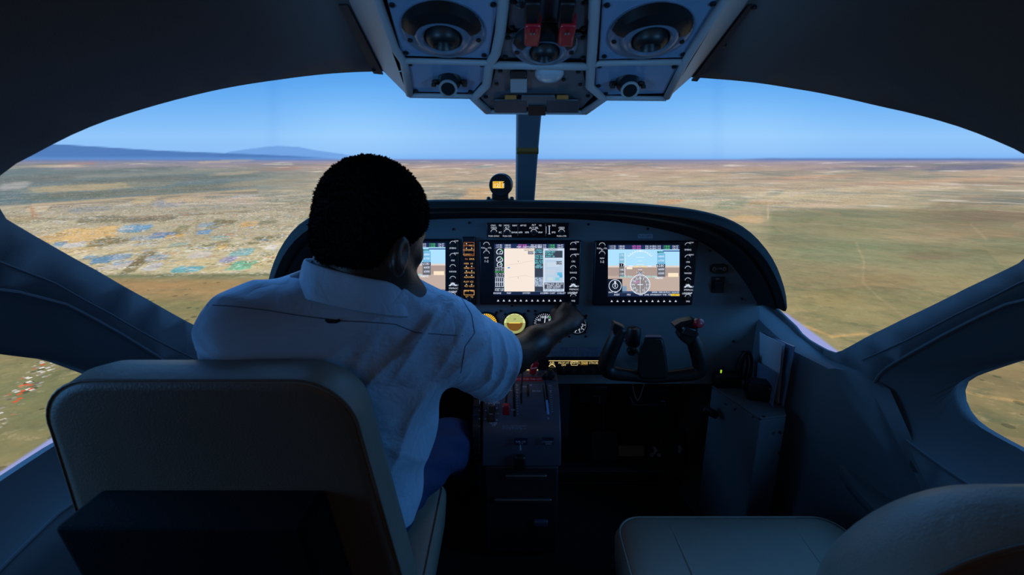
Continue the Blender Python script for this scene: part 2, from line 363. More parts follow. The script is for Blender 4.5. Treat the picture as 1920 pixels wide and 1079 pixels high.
# ------------------------------------------------------------------ the projection screen round the cockpit
def fbm(x, y, sc, seed=0):
    r = np.random.default_rng(seed); out = np.zeros_like(x); amp = 1
    for k in range(4):
        a = r.uniform(0, 6.28, 6); fx = r.normal(0, 1, 6)*sc*2**k; fy = r.normal(0, 1, 6)*sc*2**k
        out += amp*sum(np.sin(x*fx[i]+y*fy[i]+a[i]) for i in range(6))/6; amp *= .6
    return out
def paint(px, py, az):
    """picture shown on the screen: colour (0..255), and weights for roofs, bushes and ground grain"""
    c = np.zeros(px.shape+(3,)); w = np.zeros(px.shape+(3,))
    def grad(ys, cols):
        return np.stack([np.interp(py, ys, [q[k] for q in cols]) for k in range(3)], -1)
    sky = grad([-400, 60, 140, 200, 255, 285, 300], [(40,100,190), (62,136,214), (82,157,232), (112,176,240), (142,194,245), (138,188,242), (122,176,238)])
    glow = np.exp(-((px-660)/130)**2)+np.exp(-((px-1400)/150)**2)-.7*np.exp(-((px-960)/120)**2)
    sky += glow[..., None]*np.array((12, 10, 5))*np.exp(-((py-230)/80)**2)[..., None]
    for sx in (512, 1345): sky -= np.array((4, 4, 2))*np.exp(-((px-sx)/12)**2)[..., None]
    gr = grad([298, 304, 312, 325, 345, 380, 430, 470, 520, 600, 700, 1100],
              [(112,132,182), (144,142,172), (170,154,160), (182,164,150), (182,168,148), (178,170,146), (164,156,126), (142,140,108), (132,132,98), (128,122,84), (112,112,78), (98,102,68)])
    c[:] = gr
    def blob(mask, col, a=1.0):
        m = np.clip(mask, 0, 1)[..., None]*a; c[:] = c*(1-m)+np.array(col)*m
    def el(cx, cy, rx, ry, soft=.5):
        d = np.sqrt(((px-cx)/rx)**2+((py-cy)/ry)**2); d = d+.25*fbm(px/rx, py/ry, 2.2, int(cx+cy)); return np.clip((1-d)/soft+.5, 0, 1)
    def sm(v, a, b): return np.clip((v-a)/(b-a), 0, 1)
    def Z(x0, x1, y0, y1, col, a=.9, soft=.18):     # a patch of the picture given by its extent
        cx, cy, rx, ry = (x0+x1)/2, (y0+y1)/2, (x1-x0)/2, (y1-y0)/2; u = (px-cx+1.1*(py-cy))/rx; v = (py-cy+.05*(px-cx))/ry
        d = (u**4+v**4)**.25+.22*fbm(px/14, py/4, 1.6, int(cx*7+cy)); blob(np.clip((1-d)/soft+.5, 0, 1), col, a)
    def road(pts, wd, col, a=.8):
        for (x0, y0), (x1, y1) in zip(pts[:-1], pts[1:]):
            L2 = (x1-x0)**2+(y1-y0)**2; t = np.clip(((px-x0)*(x1-x0)+(py-y0)*(y1-y0))/L2, 0, 1)
            d = np.hypot(px-x0-t*(x1-x0), py-y0-t*(y1-y0)); blob(np.clip(1.3-d/wd, 0, 1), col, a)
    # far left woods with sparse suburbs, the airfield strip below them
    blob(sm(py, 300, 306)*(1-sm(py, 312, 320))*(1-sm(px, 300, 640)), (122, 132, 162), .7); Z(375, 470, 300, 305, (196,176,160), .8); Z(460, 560, 314, 322, (186,128,120), .6); Z(110, 180, 305, 311, (160,130,140), .6)
    low = np.interp(px, [0, 52, 240, 480, 640], [388, 384, 372, 358, 350]); wood = sm(py, 312, 322)*(1-sm(py-low, -3, 3))*(1-sm(px, 420, 640))
    blob(wood, (70, 112, 132), .95)
    for q in [(-30,90,312,326,(64,112,132)), (130,330,316,324,(70,104,120)), (60,480,324,330,(122,134,136)), (250,480,330,338,(72,100,108)), (-20,130,330,344,(70,98,112)), (130,340,334,342,(66,94,104)), (60,245,346,358,(196,172,134)), (250,330,342,350,(120,128,122)), (330,480,344,354,(84,108,110)), (60,250,360,372,(72,98,96)), (260,420,352,362,(82,104,104)), (0,50,342,356,(176,176,182)), (430,560,338,348,(140,142,130)), (400,480,322,328,(176,164,150))]: Z(*q[:4], q[4], .75, .5)
    town = np.clip(sm(py-low, 0, 8), 0, 1)*(1-sm(py, 510, 522))*(1-sm(px, 700, 960))
    blob(town, (186, 178, 156), .75); blob(town*sm(py, 440, 470), (222, 210, 168), .6); blob(town*(1-sm(py, 384, 410)), (150, 146, 136), .5)
    road([(50,390),(220,378),(480,360)], 5, (132,124,112), .85); road([(60,384),(230,372),(480,356)], 2, (206,178,140), .7)
    for q in [(340,370,368,376,(196,204,214)), (290,345,376,388,(128,148,176)), (215,245,382,390,(206,200,188)), (50,90,386,398,(222,206,178)), (130,200,388,398,(140,150,160)), (250,290,372,380,(214,190,146)), (310,380,368,380,(206,178,140)), (440,480,364,372,(190,188,190)), (500,600,372,384,(150,150,128)),
              (0,60,408,418,(176,160,120)), (150,230,405,418,(92,100,80)), (230,330,408,416,(110,104,92)), (395,417,412,428,(96,104,80)), (325,350,424,442,(128,126,92)), (415,440,413,422,(116,108,84)), (448,484,417,425,(218,168,96)), (470,506,445,457,(104,108,76)), (485,520,414,421,(100,108,88)),
              (90,222,428,456,(228,184,116)), (60,120,440,450,(190,160,110)), (168,238,446,468,(112,106,78)), (226,280,422,436,(78,156,216)), (220,250,426,432,(180,190,200)), (280,330,436,447,(62,122,196)), (245,300,442,450,(150,170,190)), (311,341,440,446,(226,172,80)), (366,395,431,440,(84,150,214)), (370,400,419,426,(130,160,190)),
              (98,120,455,466,(90,150,206)), (118,160,454,466,(206,210,222)), (110,178,464,476,(220,190,140)), (150,200,476,484,(226,216,190)), (155,180,480,487,(84,150,210)), (176,210,480,494,(56,140,206)), (206,246,476,488,(120,162,206)), (210,250,490,500,(150,180,216)), (190,240,496,506,(210,206,206)), (196,256,458,466,(222,214,196)),
              (247,272,472,514,(126,118,90)), (255,268,480,500,(100,96,74)), (275,312,478,490,(150,176,204)), (272,300,494,508,(206,206,220)), (323,380,500,511,(80,180,204)), (434,475,490,506,(84,196,164)), (436,474,466,480,(110,186,204)), (414,440,482,492,(150,160,220)), (354,394,474,484,(214,206,206)), (395,430,443,450,(110,180,200)), (407,425,458,468,(230,190,116)),
              (320,350,455,463,(150,180,176)), (500,560,455,470,(216,206,170)), (480,560,480,500,(204,190,140)), (500,520,460,468,(230,230,236)), (540,590,430,438,(200,196,176)), (250,300,455,462,(160,180,196)), (330,400,486,498,(222,206,160)), (380,420,500,510,(210,196,150)), (520,580,500,510,(190,176,120)), (560,600,404,414,(150,150,120))]: Z(*q[:4], q[4], .8)
    road([(40,452),(150,470),(222,467),(330,452),(431,446),(600,428)], 2.2, (204,190,160)); road([(150,488),(250,470),(380,458)], 1.6, (150,140,110)); road([(380,462),(431,452)], 3, (104,110,84)); road([(150,519),(400,517),(600,513)], 3.5, (92,108,80)); road([(60,392),(64,406),(72,410)], 4, (190,130,96))
    road([(0,404),(120,412),(340,404),(560,392)], 1.8, (130,122,104)); road([(430,446),(560,462),(600,466)], 2, (216,204,180)); road([(360,380),(372,405),(366,440)], 3, (150,142,116))
    # heath below the town
    lowl = sm(py, 520, 530)*(1-sm(px, 600, 900)); blob(lowl*(1-sm(py, 548, 590)), (166, 132, 88), .9); blob(lowl*sm(py, 560, 600), (126, 122, 80), .7)
    blob(el(360, 580, 90, 14), (120, 124, 80), .7); blob(el(250, 560, 60, 8), (150, 138, 90), .7)
    left = (1-sm(px, 150, 420))*sm(py, 590, 630); blob(left, (112, 118, 80), .8)
    for cx, cy, rx, ry in [(60,650,60,14), (150,720,50,18), (30,720,50,16), (90,790,60,20), (30,840,60,20)]: blob(el(cx, cy, rx, ry), (96, 110, 74), .5)
    # middle distance
    for cx, cy, rx, ry, col in [(900,366,60,9,(206,172,128)), (835,372,50,8,(130,132,118)), (880,345,80,5,(150,150,142)), (1090,345,60,8,(165,160,140)), (1140,365,60,8,(150,148,128)), (1330,372,90,10,(205,196,170)), (1480,370,110,8,(200,190,160)),
                                (1410,358,110,8,(206,180,150)), (1560,352,120,7,(180,160,140)), (1700,345,110,5,(190,165,150)), (1640,362,90,5,(196,176,150)), (1230,390,60,6,(140,145,125)), (1405,411,36,8,(210,172,128)), (1290,350,60,4,(196,180,160)), (1750,314,110,5,(128,122,150)), (1600,318,90,4,(135,128,152)),
                                (1850,312,60,5,(120,115,145)), (1450,336,70,4,(160,140,130)), (1850,345,70,5,(150,130,120)), (1130,325,90,4,(196,172,160)), (820,320,80,4,(185,165,150)), (700,335,80,4,(200,172,150)), (1000,318,60,4,(180,165,165))]:
        blob(el(cx, cy, rx, ry), col, .75)
    for q in [(1398,1600,356,372,(206,190,160)), (1500,1764,362,372,(200,184,154)), (1480,1640,374,388,(196,176,146)), (1616,1680,311,319,(110,116,150)), (1750,1890,309,320,(98,106,150)), (1347,1400,376,392,(132,148,126)), (1437,1466,359,367,(96,116,116)), (1234,1278,375,383,(206,152,112)),
              (1429,1610,330,338,(202,164,144)), (1640,1900,336,342,(204,168,146)), (1690,1800,352,358,(216,200,176)), (1756,1920,368,390,(134,124,108)), (888,926,311,315,(130,158,164)), (868,912,353,374,(210,172,130)), (819,872,358,373,(122,126,122)), (812,860,348,355,(176,160,140)), (1040,1110,362,374,(178,174,154)), (1130,1200,378,388,(160,150,124)), (1180,1260,352,362,(190,172,146)),
              (1260,1340,334,340,(190,176,150)), (1060,1200,312,317,(176,150,148)), (1240,1420,318,323,(186,156,142)), (1010,1060,332,338,(178,172,160)), (1290,1380,356,368,(180,164,134)), (1400,1470,376,384,(180,150,116)), (640,760,312,320,(196,152,138))]: Z(*q[:4], q[4], .8, .4)
    # right plain
    rp = sm(px, 1425, 1450)*sm(py, 388, 402); blob(rp, (126, 132, 104), .9)
    blob(rp*sm(py, 470, 580), (146, 136, 92), .75); blob(rp*sm(px, 1640, 1760)*(1-sm(py, 400, 470)), (118, 108, 92), .8)
    for cx, cy, rx, ry, col in [(1560,400,120,9,(110,118,100)), (1700,440,90,14,(150,140,112)), (1860,405,90,10,(104,96,88)), (1600,470,110,24,(120,134,104)), (1500,440,60,16,(116,128,104)), (1750,480,60,10,(120,108,86)), (1830,440,90,8,(152,130,104)), (1650,530,60,16,(128,112,82)), (1560,560,60,14,(156,140,92)), (1880,470,60,10,(110,115,85))]:
        blob(el(cx, cy, rx, ry), col, .6)
    rw = sm(px, 1700, 1800)*sm(py, 630, 660); blob(rw, (122, 108, 74), .85); blob(rw*el(1860, 800, 90, 50), (104, 102, 68), .8)
    road([(1480,600),(1560,632),(1625,626)], 3, (214,170,108)); road([(1780,728),(1840,742),(1930,757)], 3.2, (206,160,96)); road([(1780,716),(1850,736)], 1.8, (165,140,105))
    road([(1605,455),(1620,490),(1618,530),(1650,560),(1690,590),(1700,600)], 2, (178,160,122), .6); road([(1690,560),(1750,570),(1800,560)], 2, (178,160,122), .5); road([(1820,420),(1850,450)], 2, (180,160,130), .5); road([(1100,345),(1160,372),(1230,400)], 2, (206,196,170), .7); road([(1390,368),(1560,356),(1760,350)], 2.5, (214,200,175), .7); road([(1440,385),(1440,410)], 2, (220,200,170), .7)
    # hills along the skyline
    hz = 298-1.2*np.clip(np.sin(px/53)+np.sin(px/19+1), 0, 2)*sm(px, 1380, 1460)
    top1 = np.interp(px, [-900, 60, 110, 300, 480, 640, 700], [262, 268, 270, 282, 289, 296, 299])
    top2 = np.interp(px, [380, 430, 495, 520, 560, 590, 640, 700], [300, 284, 275, 273, 275, 281, 288, 300])
    m = (py > top1)*(py < 301)*(1-sm(px, 560, 690)); 
    far = np.clip((py-top2)/1.5, 0, 1)*(py < 301)
    g = np.clip((py-hz)/1.5, 0, 1)[..., None]
    c[:] = sky*(1-g)+c*g
    blob(far*(1-sm(py, 293, 300)), (104, 152, 218), .75)
    blob(np.clip((py-top1)/1.5, 0, 1)*(1-sm(py, 293, 306))*(1-sm(px, 560, 690)), (74, 116, 178), .9)
    blob(np.clip((py-296)/1.5, 0, 1)*(1-sm(py, 299, 303))*sm(px, 1380, 1500), (92, 118, 176), .8)
    # weights
    ground = np.clip((py-300)/8, 0, 1)
    w[..., 0] = np.clip(town*.85+.42*wood+.5*el(1420, 368, 260, 26)+.35*el(1120, 360, 180, 20), 0, 1)
    w[..., 1] = np.clip(lowl+left*1.0+.35*rp*sm(py, 420, 520)+.5*rw+.3*town, 0, 1)
    w[..., 2] = ground
    # row of small roofs seen through the left side window
    t = np.clip(((px-120)*(-140)+(py-650)*150)/(140**2+150**2), 0, 1.1); d = np.hypot(px-120+140*t, py-650-150*t); ROW = np.clip(1.7-d/12, 0, 1)*(px < 150)*(py > 652)
    # bare lavender screen border below the picture
    STK = ground*(1-.85*rp)*(1-.7*town*sm(py, 385, 400))*(1-.92*wood)
    return c, w, ROW, STK
def build_screen():
    eye = np.array(CAM); R = 2.9; cx, cy = XC, .55
    az = np.radians(np.r_[np.linspace(-125, -56, 40)[:-1], np.linspace(-56, 56, 960), np.linspace(56, 125, 40)[1:]])
    zz = np.r_[np.linspace(-.9, -.35, 10)[:-1], np.linspace(-.35, 2.25, 440), np.linspace(2.25, 3.6, 16)[1:]]
    AZ, ZZ = np.meshgrid(az, zz)
    dx, dy = np.sin(AZ), np.cos(AZ); ox, oy = eye[0]-cx, eye[1]-cy; b = dx*ox+dy*oy; t = -b+np.sqrt(b*b-(ox*ox+oy*oy-R*R))
    X = eye[0]+dx*t; Y = eye[1]+dy*t
    azc = np.clip(AZ, -np.radians(58), np.radians(58)); tz = (ZZ-eye[2])/t
    d = np.stack([np.sin(azc), np.cos(azc), tz], -1); c_, s_ = math.cos(PITCH), math.sin(PITCH)
    dep = d[..., 1]*c_-d[..., 2]*s_; up = d[..., 1]*s_+d[..., 2]*c_
    px = 960+F*d[..., 0]/dep; py = 539.5-F*up/dep
    c, w, row, stk = paint(px, py, AZ)
    el = np.degrees(np.arctan(tz)); aa = np.degrees(np.abs(AZ))
    bl = np.interp(aa, [0, 25, 31, 36.4, 48.5, 51, 70, 120], [-14, -14.6, -15.5, -18.6, -23.6, -24.5, -28, -30])
    bm_ = np.clip((bl-el)/.25, 0, 1)[..., None]; c = c*(1-bm_)+np.array((150, 158, 214))*bm_; w = w*(1-bm_)
    off = np.clip((bl-3-el)/.5, 0, 1)[..., None]; c = c*(1-off)
    n0, n1 = AZ.shape; idx = np.arange(n0*n1).reshape(n0, n1)
    fc = np.stack([idx[:-1, :-1], idx[:-1, 1:], idx[1:, 1:], idx[1:, :-1]], -1).reshape(-1, 4)
    me = bpy.data.meshes.new('projection_screen'); V = np.stack([X, Y, ZZ], -1).reshape(-1, 3)
    me.vertices.add(len(V)); me.vertices.foreach_set('co', V.ravel())
    me.loops.add(fc.size); me.loops.foreach_set('vertex_index', fc.ravel())
    me.polygons.add(len(fc)); me.polygons.foreach_set('loop_start', np.arange(0, fc.size, 4)); me.polygons.foreach_set('loop_total', np.full(len(fc), 4))
    me.update(); me.validate()
    c = np.clip(c, 0, 255)/255; cl = np.where(c <= .04045, c/12.92, ((c+.055)/1.055)**2.4)
    for nm, arr, al in (('Pic', cl, row), ('Wt', w, stk*(1-bm_[..., 0]))):
        a = me.color_attributes.new(nm, 'FLOAT_COLOR', 'POINT'); q = np.ones((len(V), 4)); q[:, :3] = arr.reshape(-1, 3); q[:, 3] = al.ravel(); a.data.foreach_set('color', q.ravel())
    m = bpy.data.materials.new('projected_landscape'); m.use_nodes = True; nt = m.node_tree; N = nt.nodes; L = nt.links; N.clear()
    def nd(t, **k):
        n = N.new(t)
        for a, b in k.items(): setattr(n, a, b)
        return n
    def math_(op, a, b=None, cl=False):
        n = nd('ShaderNodeMath', operation=op, use_clamp=cl)
        for i, v in enumerate((a, b)):
            if v is None: continue
            if isinstance(v, (int, float)): n.inputs[i].default_value = v
            else: L.new(v, n.inputs[i])
        return n.outputs[0]
    def mix(fac, a, b, bt='MIX'):
        n = nd('ShaderNodeMix', data_type='RGBA', blend_type=bt)
        for i, v in ((0, fac), (6, a), (7, b)):
            if isinstance(v, (int, float)): n.inputs[i].default_value = v
            elif isinstance(v, tuple): n.inputs[i].default_value = (*v, 1)
            else: L.new(v, n.inputs[i])
        return n.outputs[2]
    geo = nd('ShaderNodeNewGeometry'); sub = nd('ShaderNodeVectorMath', operation='SUBTRACT'); L.new(geo.outputs['Position'], sub.inputs[0]); sub.inputs[1].default_value = tuple(CAM)
    sp = nd('ShaderNodeSeparateXYZ'); L.new(sub.outputs[0], sp.inputs[0])
    zn = math_('MAXIMUM', math_('MULTIPLY', sp.outputs[2], -1), .012)
    cb = nd('ShaderNodeCombineXYZ'); L.new(math_('DIVIDE', sp.outputs[0], zn), cb.inputs[0]); L.new(math_('DIVIDE', sp.outputs[1], zn), cb.inputs[1])
    G = cb.outputs[0]
    picn = nd('ShaderNodeVertexColor', layer_name='Pic'); pic = picn.outputs[0]; wt = nd('ShaderNodeVertexColor', layer_name='Wt'); ws = nd('ShaderNodeSeparateColor'); L.new(wt.outputs[0], ws.inputs[0])
    def noise(sc, det=5, r=.6):
        n = nd('ShaderNodeTexNoise'); n.inputs['Scale'].default_value = sc; n.inputs['Detail'].default_value = det; n.inputs['Roughness'].default_value = r; L.new(G, n.inputs['Vector']); return n
    def rng(v, a, b, c, d):
        n = nd('ShaderNodeMapRange'); L.new(v, n.inputs[0]); n.inputs[1].default_value = a; n.inputs[2].default_value = b; n.inputs[3].default_value = c; n.inputs[4].default_value = d; return n.outputs[0]
    g1 = rng(noise(.9).outputs['Fac'], .3, .7, .80, 1.22); g2 = rng(noise(8, 6, .7).outputs['Fac'], .3, .7, .78, 1.24)
    gg = math_('MULTIPLY', g1, g2)
    cmb = nd('ShaderNodeCombineColor'); [L.new(gg, cmb.inputs[i]) for i in range(3)]
    col = mix(ws.outputs[2], pic, mix(1.0, pic, cmb.outputs[0], 'MULTIPLY'))
    # fields and soil patches
    n3 = noise(2.2, 4, .6); soil = mix(rng(n3.outputs['Fac'], .42, .62, 0, 1), (.20, .19, .10), (.46, .30, .17)); col = mix(math_('MULTIPLY', ws.outputs[2], .15), col, soil)
    houseless = math_('SUBTRACT', 1.0, math_('MULTIPLY', ws.outputs[0], .7)); picmix = pic
    vf = nd('ShaderNodeTexVoronoi'); vf.inputs['Scale'].default_value = 1.1; L.new(G, vf.inputs['Vector']); vsep = nd('ShaderNodeSeparateColor'); L.new(vf.outputs['Color'], vsep.inputs[0])
    col = mix(math_('MULTIPLY', math_('MULTIPLY', ws.outputs[2], .16), houseless), col, mix(vsep.outputs[0], (.20, .22, .16), (.62, .42, .28)))
    mot = noise(4.5, 8, .72); mot2 = noise(1.4, 5, .6); nearg = math_('MULTIPLY', rng(sp.outputs[2], -1.3, -.25, 1, .0), math_('MULTIPLY', ws.outputs[2], houseless))
    col = mix(math_('MULTIPLY', rng(mot.outputs['Fac'], .50, .62, 0, .75), nearg), col, (.115, .145, .085))
    col = mix(math_('MULTIPLY', rng(mot2.outputs['Fac'], .50, .66, 0, .55), nearg), col, (.42, .33, .16))
    col = mix(math_('MULTIPLY', rng(noise(11, 6, .7).outputs['Fac'], .56, .66, 0, .5), nearg), col, (.50, .40, .24))
    # long thin streaks of fields and scrub towards the horizon
    nrmv = nd('ShaderNodeVectorMath', operation='NORMALIZE'); L.new(sub.outputs[0], nrmv.inputs[0]); s3 = nd('ShaderNodeSeparateXYZ'); L.new(nrmv.outputs[0], s3.inputs[0])
    c3 = nd('ShaderNodeCombineXYZ'); L.new(math_('MULTIPLY', s3.outputs[0], 6), c3.inputs[0]); L.new(math_('MULTIPLY', s3.outputs[2], 110), c3.inputs[1])
    def streak(sc, seed):
        n = nd('ShaderNodeTexNoise'); n.noise_dimensions = '4D'; n.inputs['W'].default_value = seed; n.inputs['Scale'].default_value = sc; n.inputs['Detail'].default_value = 6; n.inputs['Roughness'].default_value = .65; L.new(c3.outputs[0], n.inputs['Vector']); return n.outputs['Fac']
    near = rng(s3.outputs[2], -.17, -.07, 0, 1); nearw = math_('MULTIPLY', near, wt.outputs[1])
    col = mix(math_('MULTIPLY', rng(streak(1.0, 1.3), .50, .62, 0, .55), nearw), col, (.13, .19, .20))
    col = mix(math_('MULTIPLY', rng(streak(1.2, 7.7), .52, .64, 0, .6), nearw), col, (.62, .47, .36))
    col = mix(math_('MULTIPLY', rng(streak(2.6, 3.1), .55, .66, 0, .6), nearw), col, (.80, .74, .64))
    col = mix(math_('MULTIPLY', rng(streak(3.4, 5.1), .55, .68, 0, .6), nearw), col, (.17, .20, .19))
    # bushes
    vb = nd('ShaderNodeTexVoronoi'); vb.inputs['Scale'].default_value = 13; L.new(G, vb.inputs['Vector']); vbs = nd('ShaderNodeSeparateColor'); L.new(vb.outputs['Color'], vbs.inputs[0])
    bm1 = math_('MULTIPLY', math_('LESS_THAN', vb.outputs['Distance'], rng(vbs.outputs[0], .3, 1, 0, .30)), ws.outputs[1]); col = mix(math_('MULTIPLY', bm1, .6), col, (.045, .065, .04))
    # houses: cells of roofs and yards
    patch = rng(noise(1.7, 3).outputs['Fac'], .38, .60, .35, 1.15)
    def houses(sc, thr, ramp, a, wgt=None, lim=.36):
        nonlocal col
        v = nd('ShaderNodeTexVoronoi', distance='CHEBYCHEV'); v.inputs['Scale'].default_value = sc; v.inputs['Randomness'].default_value = .85
        mp = nd('ShaderNodeMapping'); mp.inputs['Rotation'].default_value = (0, 0, .35); L.new(G, mp.inputs[0]); L.new(mp.outputs[0], v.inputs['Vector'])
        s = nd('ShaderNodeSeparateColor'); L.new(v.outputs['Color'], s.inputs[0])
        r = nd('ShaderNodeValToRGB'); r.color_ramp.interpolation = 'CONSTANT'; e = r.color_ramp.elements
        while len(e) > 1: e.remove(e[0])
        for i, (p, q) in enumerate(ramp):
            x = e[0] if i == 0 else e.new(p); x.position = p; x.color = (*lin(q), 1)
        L.new(s.outputs[1], r.inputs[0])
        mk = math_('MULTIPLY', math_('GREATER_THAN', s.outputs[0], thr), math_('LESS_THAN', v.outputs['Distance'], lim)); mk = math_('MULTIPLY', math_('MULTIPLY', mk, patch), math_('MULTIPLY', ws.outputs[0], a), cl=True) if wgt is None else math_('MULTIPLY', mk, math_('MULTIPLY', wgt, a), cl=True)
        col = mix(mk, col, r.outputs[0])
    ramp = [(0, (96, 104, 84)), (.28, (222, 214, 196)), (.46, (196, 160, 120)), (.58, (240, 240, 236)), (.72, (140, 130, 112)), (.82, (120, 160, 205)), (.89, (205, 120, 90)), (.94, (90, 150, 200))]
    houses(6, .62, ramp, .45); houses(16, .5, ramp, .7); houses(24, .5, [(0, (58, 70, 56)), (.5, (70, 80, 62))], .6, None, .25); houses(34, .5, [(0, (70, 84, 66)), (.35, (232, 226, 214)), (.6, (176, 150, 120)), (.8, (250, 250, 250))], .75)
    houses(44, .40, [(0, (206, 204, 200)), (.3, (150, 144, 136)), (.5, (236, 230, 222)), (.66, (214, 92, 60)), (.8, (110, 104, 96)), (.9, (230, 120, 84))], .95, picn.outputs[1], .42)
    em = nd('ShaderNodeEmission'); L.new(col, em.inputs[0]); em.inputs[1].default_value = 1.05
    out = nd('ShaderNodeOutputMaterial'); L.new(em.outputs[0], out.inputs[0])
    o = link('projection_screen', me, m, None, True)
    mb = MB(); P_ = [Vector((eye[0]+math.sin(a)*t_, eye[1]+math.cos(a)*t_, 0)) for a, t_ in zip(az[::12], t[0][::12])]; cc_ = Vector((cx, cy, 0)); ou = lambda p, q: p+(p-cc_).normalized()*q
    mb.loft([[ou(p, .004)+Vector((0, 0, -.93)) for p in P_], [ou(p, .04)+Vector((0, 0, -.93)) for p in P_], [ou(p, .04)+Vector((0, 0, 3.63)) for p in P_], [ou(p, .004)+Vector((0, 0, 3.63)) for p in P_], [ou(p, .004)+Vector((0, 0, -.93)) for p in P_]], cap=False, closed=False)
    mb.build('back_shell', M_dark, o)
    tag(o, 'huge curved projection screen around the cockpit showing blue sky over dry plains and a town', 'projection screen')
build_screen()

# ------------------------------------------------------------------ side sills under the windscreen corners
for sgn, nm in ((1, 'trim_4'), (-1, 'trim_5')):
    mb = MB(); rings = []
    for Y, xi, z, zt, d in ((.66, .985, .34, .36, .0), (.82, .940, .44, .48, .0), (.96, .893, .56, .60, .0), (1.06, .842, .66, .71, .0), (1.13, .803, .735, .722, .0), (1.23, .768, .742, .712, .0), (1.34, .745, .774, .742, .0), (1.37, .738, .786, .758, .0), (1.50, .70, .83, .81, .0)):
        xo = (S(Y, phi_at(Y, zt)).x-XC)+d+.004; xi2 = xi-XC
        ring = [(xi2, z-.014), (xi2+.006, z-.003), (xi2+.022, z+(zt-z)*.15), (xi2*.45+xo*.55, z+(zt-z)*.62), (xo, zt), (xo, .2), (xi2-.015 if Y > .9 else xi2, .2), (xi2-.004, .35)]
        rings.append([Vector((XC+sgn*x, Y, zz)) for x, zz in ring])
    mb.loft(rings); tag(mb.build(nm, M_lin, smooth=45), kind='structure')
# armrest lip moulded along each side wall
for sgn, nm in ((1, 'trim_6'), (-1, 'trim_7')):
    mb = MB(); rings = []
    L = resample(chaikin([(1.12, .835, .51), (.98, .875, .465), (.82, .915, .43), (.60, .93, .40), (.25, .93, .39)], 2, False), 24)
    for k, (Y, x, z) in enumerate(L):
        e = min(1, k/4+.05); x -= XC
        rings.append([Vector((XC+sgn*(x-q*e), Y, z+dz)) for q, dz in ((-.04, -.05), (.012, -.045), (.034, -.020), (.036, .0), (.022, .012), (-.04, .014))])
    mb.loft(rings); tag(mb.build(nm, M_lin, smooth=50), kind='structure')

# ------------------------------------------------------------------ instrument panel
def px_path(P, n, it=2): return resample(chaikin(P, it, False), n)
inner = [(540,640),(556,560),(580,500),(625,455),(690,424),(800,411),(960,409),(1090,411),(1200,421),(1300,444),(1365,482),(1405,530),(1424,580)]
ptop = px_path(inner, 50)
panel_pts = [onpanel(x, y) for x, y in ptop]+[onpanel(1420,640), onpanel(1412,720), onpanel(560,720)]
panel = thing('instrument_panel', 'grey blue painted instrument panel of the cockpit under the black hood', 'instrument panel', (XC, YP+.01, .62))
MB().prism(panel_pts, (0, .02, 0)).build('fascia', M_panel, panel, smooth=False)
for x, y in [(880,418),(1103,421),(1214,429),(960,573),(1330,470),(1390,560),(1375,640),(889,585),(931,586),(939,583),(990,583),(1003,583),(1048,640),(1099,592),(1067,631),(1098,631),(850,430)]:
    MB().cyl(onpanel(x, y, -.001), (0, -1, 0), .0035, .004, 10).build('screw', M_black, panel)
# placards printed on the panel
c = Canvas(onpanel); c.rect(1196,439,1224,447,(150,160,170)); c.text('PLACARD', 1210,443,4,(60,70,80)); c.build('placard', PRINT, panel)
def fineprint(c, x0, y0, x1, y1, rows, col, l=2):
    W = ['WARNING', 'OPERATE', 'MAXIMUM', 'LIMITS', 'WITH', 'SPEED', 'FLAPS', 'IN', 'AND', 'THE', 'POWER', 'FUEL', 'NOT', 'KNOTS', 'LEVER', 'SET', 'TO', 'OFF', 'ON', 'AT']
    h = (y1-y0)/rows*.55
    for r in range(rows):
        x = x0; y = y0+(r+.5)*(y1-y0)/rows
        while True:
            t = random.choice(W); wd = len(t)*h*1.0
            if x+wd > x1: break
            c.text(t, x+wd/2, y, h, col, l); x += wd+h*.8
c = Canvas(onpanel)
for x0, x1 in ((1033, 1082), (1086, 1135)):
    c.rect(x0, 652, x1, 670, (104, 112, 128)); c.frame(x0+.8, 652.8, x1-.8, 669.2, .6, (60, 66, 80)); c.text('CAUTION', (x0+x1)/2, 655, 2.4, (30, 34, 44)); fineprint(c, x0+2, 657, x1-2, 669, 4, (36, 40, 52))
c.build('placard', PRINT, panel)

# outlet and switch plates at the right of the panel
t = thing('jack_plate', 'small oval black jack plate at the right of the panel, above the rocker switch', 'plate', onpanel(1347, 504))
mb = MB(); mb.prism([onpanel(*p, .0) for p in [(1331,499),(1337,495),(1357,495),(1364,499),(1364,508),(1357,513),(1337,513),(1331,508)]], (0, -.004, 0)); mb.build('plate', M_black, t, bevel=.001)
for k, x in enumerate((1338, 1357)): MB().lathe(onpanel(x, 504, .003), (0, -1, 0), [(.006, 0), (.006, .005), (.0035, .005), (.0035, .001)], 14).build('socket', M_steel, t)
c = Canvas(at_off(.004)); c.text('PHONE', 1347, 504, 3, (190, 200, 210)); c.build('lettering', PRINT, t)
t = thing('rocker_switch', 'black rocker switch plate on the panel below the jack plate', 'switch', onpanel(1345, 534))
mb = MB(); mb.prism([onpanel(*p) for p in [(1334,519),(1358,519),(1356,549),(1333,549)]], (0, -.004, 0)); mb.build('plate', M_black, t, bevel=.001)
mb = MB(); mb.box(onpanel(1345, 535, .008), (.018, .012, .026), Matrix.Rotation(.25, 3, 'X')); mb.build('rocker', M_knob, t, bevel=.002)
c = Canvas(at_off(.0045)); c.text('ON', 1345, 523, 3, (200, 200, 210)); c.build('lettering', PRINT, t)

